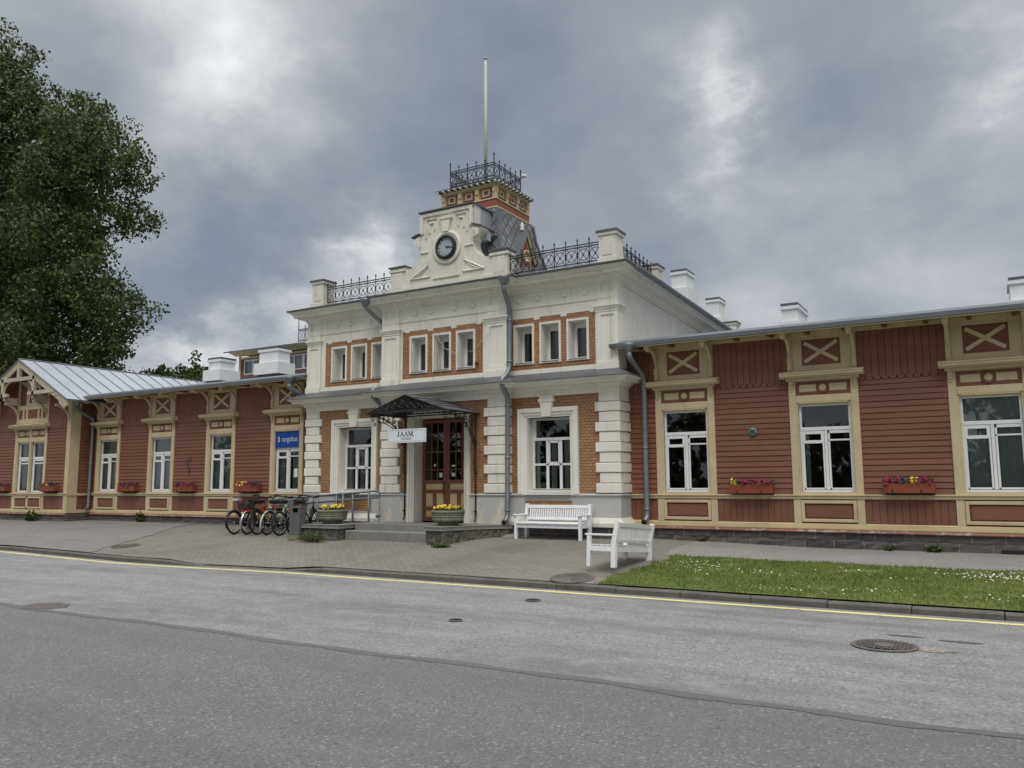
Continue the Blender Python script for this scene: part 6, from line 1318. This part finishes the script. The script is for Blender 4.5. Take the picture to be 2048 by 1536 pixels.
def tree(label, base, trunk_h, trunk_r, lobes, cl_per, leaf_n, leaf, seed, group=None, mat='leaf', name='tree', lean=0, clr=(.45, .95)):
    # lobes: (x, y, z, r) of the foliage masses; limbs run from the trunk to each of them
    t = thing(name, base, label, 'tree', group); rd = random.Random(seed); b = MB(); bx, by, bz = base
    tr = lambda z: (bx+lean*(z-bz)+.25*math.sin(z*.35), by+.2*math.sin(z*.27+1), z)
    b.tube([tr(bz+trunk_h*i/12-.3) for i in range(13)], trunk_r, 10, radii=[trunk_r*(1-.85*i/12)*(1.25 if i == 0 else 1) for i in range(13)])
    cen, rad = [], []
    for lx, ly, lz, lr in lobes:
        z0 = max(bz+1.5, min(lz-lr*.9-1.0, bz+trunk_h*.93)); p = Vector(tr(z0)); q = Vector((lx, ly, lz)); mid = p.lerp(q, .5)+Vector((rd.uniform(-.3, .3), rd.uniform(-.3, .3), .3))
        r0 = trunk_r*.42*(1-.6*(z0-bz)/trunk_h); b.tube([p, p.lerp(mid, .5), mid, mid.lerp(q, .5), q], r0, 6, radii=[r0, r0*.8, r0*.6, r0*.4, r0*.2])
        for i in range(int(cl_per*lr*lr)):
            d = Vector((rd.gauss(0, 1), rd.gauss(0, 1), rd.gauss(0, .9))).normalized()*lr*(rd.random()**.42); c = q+d; cr = rd.uniform(*clr); cen.append(tuple(c)); rad.append(cr)
            if i % 3 == 0: s = q+d*.25; b.tube([s, s.lerp(c, .5)+Vector((0, 0, .12)), c], .03, 4, cap=False, radii=[.05, .03, .012])
    b.build('trunk', 'bark', t); V, F = leaf_cloud(cen, rad, leaf_n, leaf, seed); mesh_np('crown', V, F, mat, t); return t
TYc = 7.0
lobes = [(-47.5, 7, 26.2, 2.6), (-45.6, 7, 24.2, 2.7), (-43.0, 7, 22.0, 2.3), (-44.5, 7.5, 20.0, 3.2), (-41.2, 7, 20.3, 1.9), (-38.9, 7, 19.2, 2.0), (-36.6, 7, 17.0, 2.2), (-35.0, 7, 16.6, 1.7), (-35.9, 7, 14.0, 1.6), (-38.5, 7.5, 15.8, 2.5), (-41.5, 7, 16.8, 2.8), (-37.0, 7, 12.4, 2.1), (-40.2, 7, 13.0, 2.7),
         (-44.5, 7, 15.5, 3.4), (-48.5, 7, 21.5, 3.6), (-50, 7, 16, 4.0), (-47.5, 7.5, 12, 3.4), (-43.2, 6.5, 10.3, 3.0), (-39.4, 7, 9.8, 2.3), (-36.0, 7, 9.9, 1.7), (-34.1, 7, 9.6, 1.35), (-36.2, 7, 7.7, 1.8), (-39.5, 7, 6.8, 2.4), (-43.5, 7, 6.8, 3.0), (-48, 7, 7.5, 3.6), (-52, 7.5, 12, 3.6), (-34.9, 7, 7.4, 1.2), (-52.5, 7, 20.5, 3.4), (-51, 7, 25, 2.8), (-36.8, 6.6, 5.4, 1.6), (-41, 7, 4.6, 2.0), (-35.4, 7, 11.3, 1.6), (-36.8, 7, 10.6, 1.7), (-38.2, 7, 8.2, 1.7), (-42.0, 7, 13.4, 2.4), (-38.6, 7, 6.4, 1.9), (-37.6, 7, 11.0, 1.6)]
lobes = [(x-1.9-(.3 if x > -38 else 0), y+((i*37) % 11-5)*.3, z+(.3 if z > 20 else 1.4 if z > 12 else .5), r) for i, (x, y, z, r) in enumerate(lobes)]
tree('huge dark green poplar towering behind the gabled pavilion', (-46.9, 7, 0), 21.5, .62, lobes, 9.5, 66, .19, 5)
tree('small leafy tree showing just above the roof right of the huge poplar', (-38.6, 13.5, 0), 7, .16, [(-38.6, 13.5, 7.9, 1.1), (-40.2, 13.5, 7.2, 1.0), (-37.2, 13.6, 7.4, .9), (-41.6, 13.4, 7.9, .9), (-38.9, 13.4, 6.4, 1.2)], 20, 40, .2, 9, clr=(.3, .6))
def weed(x, y, n, h, w, label, leaf=.05, seed=1, group='weeds at the foot of the walls', low=False):
    rd = random.Random(seed); z = zg(x, y); t = thing('weed_plant', (x, y, z), label, 'weed', group); b = MB(); s = MB()
    for i in range(n):
        a = rd.uniform(0, 2*PI); r = w*math.sqrt(rd.random()); hh = h*rd.uniform(.35, 1)*(1-.5*(r/w)**2); tip = Vector((x+r*math.cos(a), y-abs(r*math.sin(a))*.6, z+hh)); root = Vector((x+r*.35*math.cos(a), y-.02, z))
        s.tube([root, root.lerp(tip, .6)+Vector((0, 0, .02)), tip], .004, 3, cap=False)
        for k in range(7):
            p = root.lerp(tip, rd.uniform(.3, 1.05)); u = Vector((rd.gauss(0, 1), rd.gauss(0, 1), rd.gauss(0, .5))).normalized()*leaf*rd.uniform(.5, 1); v = u.cross(Vector((rd.gauss(0, 1), rd.gauss(0, 1), 1))).normalized()*leaf*.4; b.add([p-u, p+v, p+u, p-v], [(0, 1, 2, 3)])
    s.build('stems', 'leaf2', t); b.build('leaves', 'leaf2', t)
weed(-28.0, -.98, 46, .42, .38, 'largest leafy weed clump, at the foot of the pavilion wall', .07, 1); weed(-23.45, -.12, 26, .42, .2, 'tall leafy weed growing from the wall foot between left wing windows', .06, 2)
weed(-13.7, -2.44, 70, .26, .5, 'trailing weeds on the front of the stone block by the bin', .035, 3); weed(-10.05, -2.46, 30, .07, .28, 'low grassy weed at the foot of the stone wall right of the steps', .04, 4)
weed(-5.2, -.14, 18, .14, .16, 'weed tuft at the dark stone base left of the first flower box', .035, 5); weed(-1.0, -.14, 22, .18, .2, 'bright dandelion tuft at the stone base under the three coloured flower box', .05, 6); weed(-1.75, -.14, 14, .14, .14, 'small weed at the stone base left of the dandelion tuft', .04, 7)
fs = thing('loose_stone', (-9.22, -1.02, zg(-9.2, -1.0)), 'flat loose stone slab lying between the steps and the bench', 'stone'); b = MB(); z = zg(-9.2, -1.0)
b.add([(-9.42, -1.1, z), (-9.30, -1.2, z), (-9.05, -1.12, z), (-9.02, -.9, z), (-9.3, -.85, z), (-9.40, -1.08, z+.03), (-9.30, -1.17, z+.05), (-9.07, -1.1, z+.06), (-9.05, -.92, z+.09), (-9.3, -.88, z+.07)], [(4, 3, 2, 1, 0), (5, 6, 7, 8, 9)]+[(i, (i+1) % 5, 5+(i+1) % 5, 5+i) for i in range(5)]); b.build('slab', 'stone_flat', fs)

# wood on the far side of the street, mirrored in the window panes
def treeline():
    rd = random.Random(21); cen, rad = [], []
    for i in range(26):
        x = -62+i*4.1+rd.uniform(-1, 1); y = -38+rd.uniform(-4, 3); h = rd.uniform(3.4, 8.2)
        for k in range(64):
            t = rd.random()**1.25; z = 1.2+t*h; r = 2.9*math.sin(min(1, .25+t*.75)*PI)**.6*rd.random()**.4; a = rd.uniform(0, 2*PI); cen.append((x+r*math.cos(a), y+r*math.sin(a), z)); rad.append(rd.uniform(.6, 1.1))
    V, F = leaf_cloud(cen, rad, 16, .62, 3); me = bpy.data.meshes.new('treeline'); me.from_pydata(V.tolist(), [], F.tolist()); me.materials.append(M['leaf']); o = bpy.data.objects.new('treeline', me); COL.objects.link(o)
    tag(o, 'dark wood on the far side of the street mirrored in the station windows', 'wood', kind='stuff')
treeline()
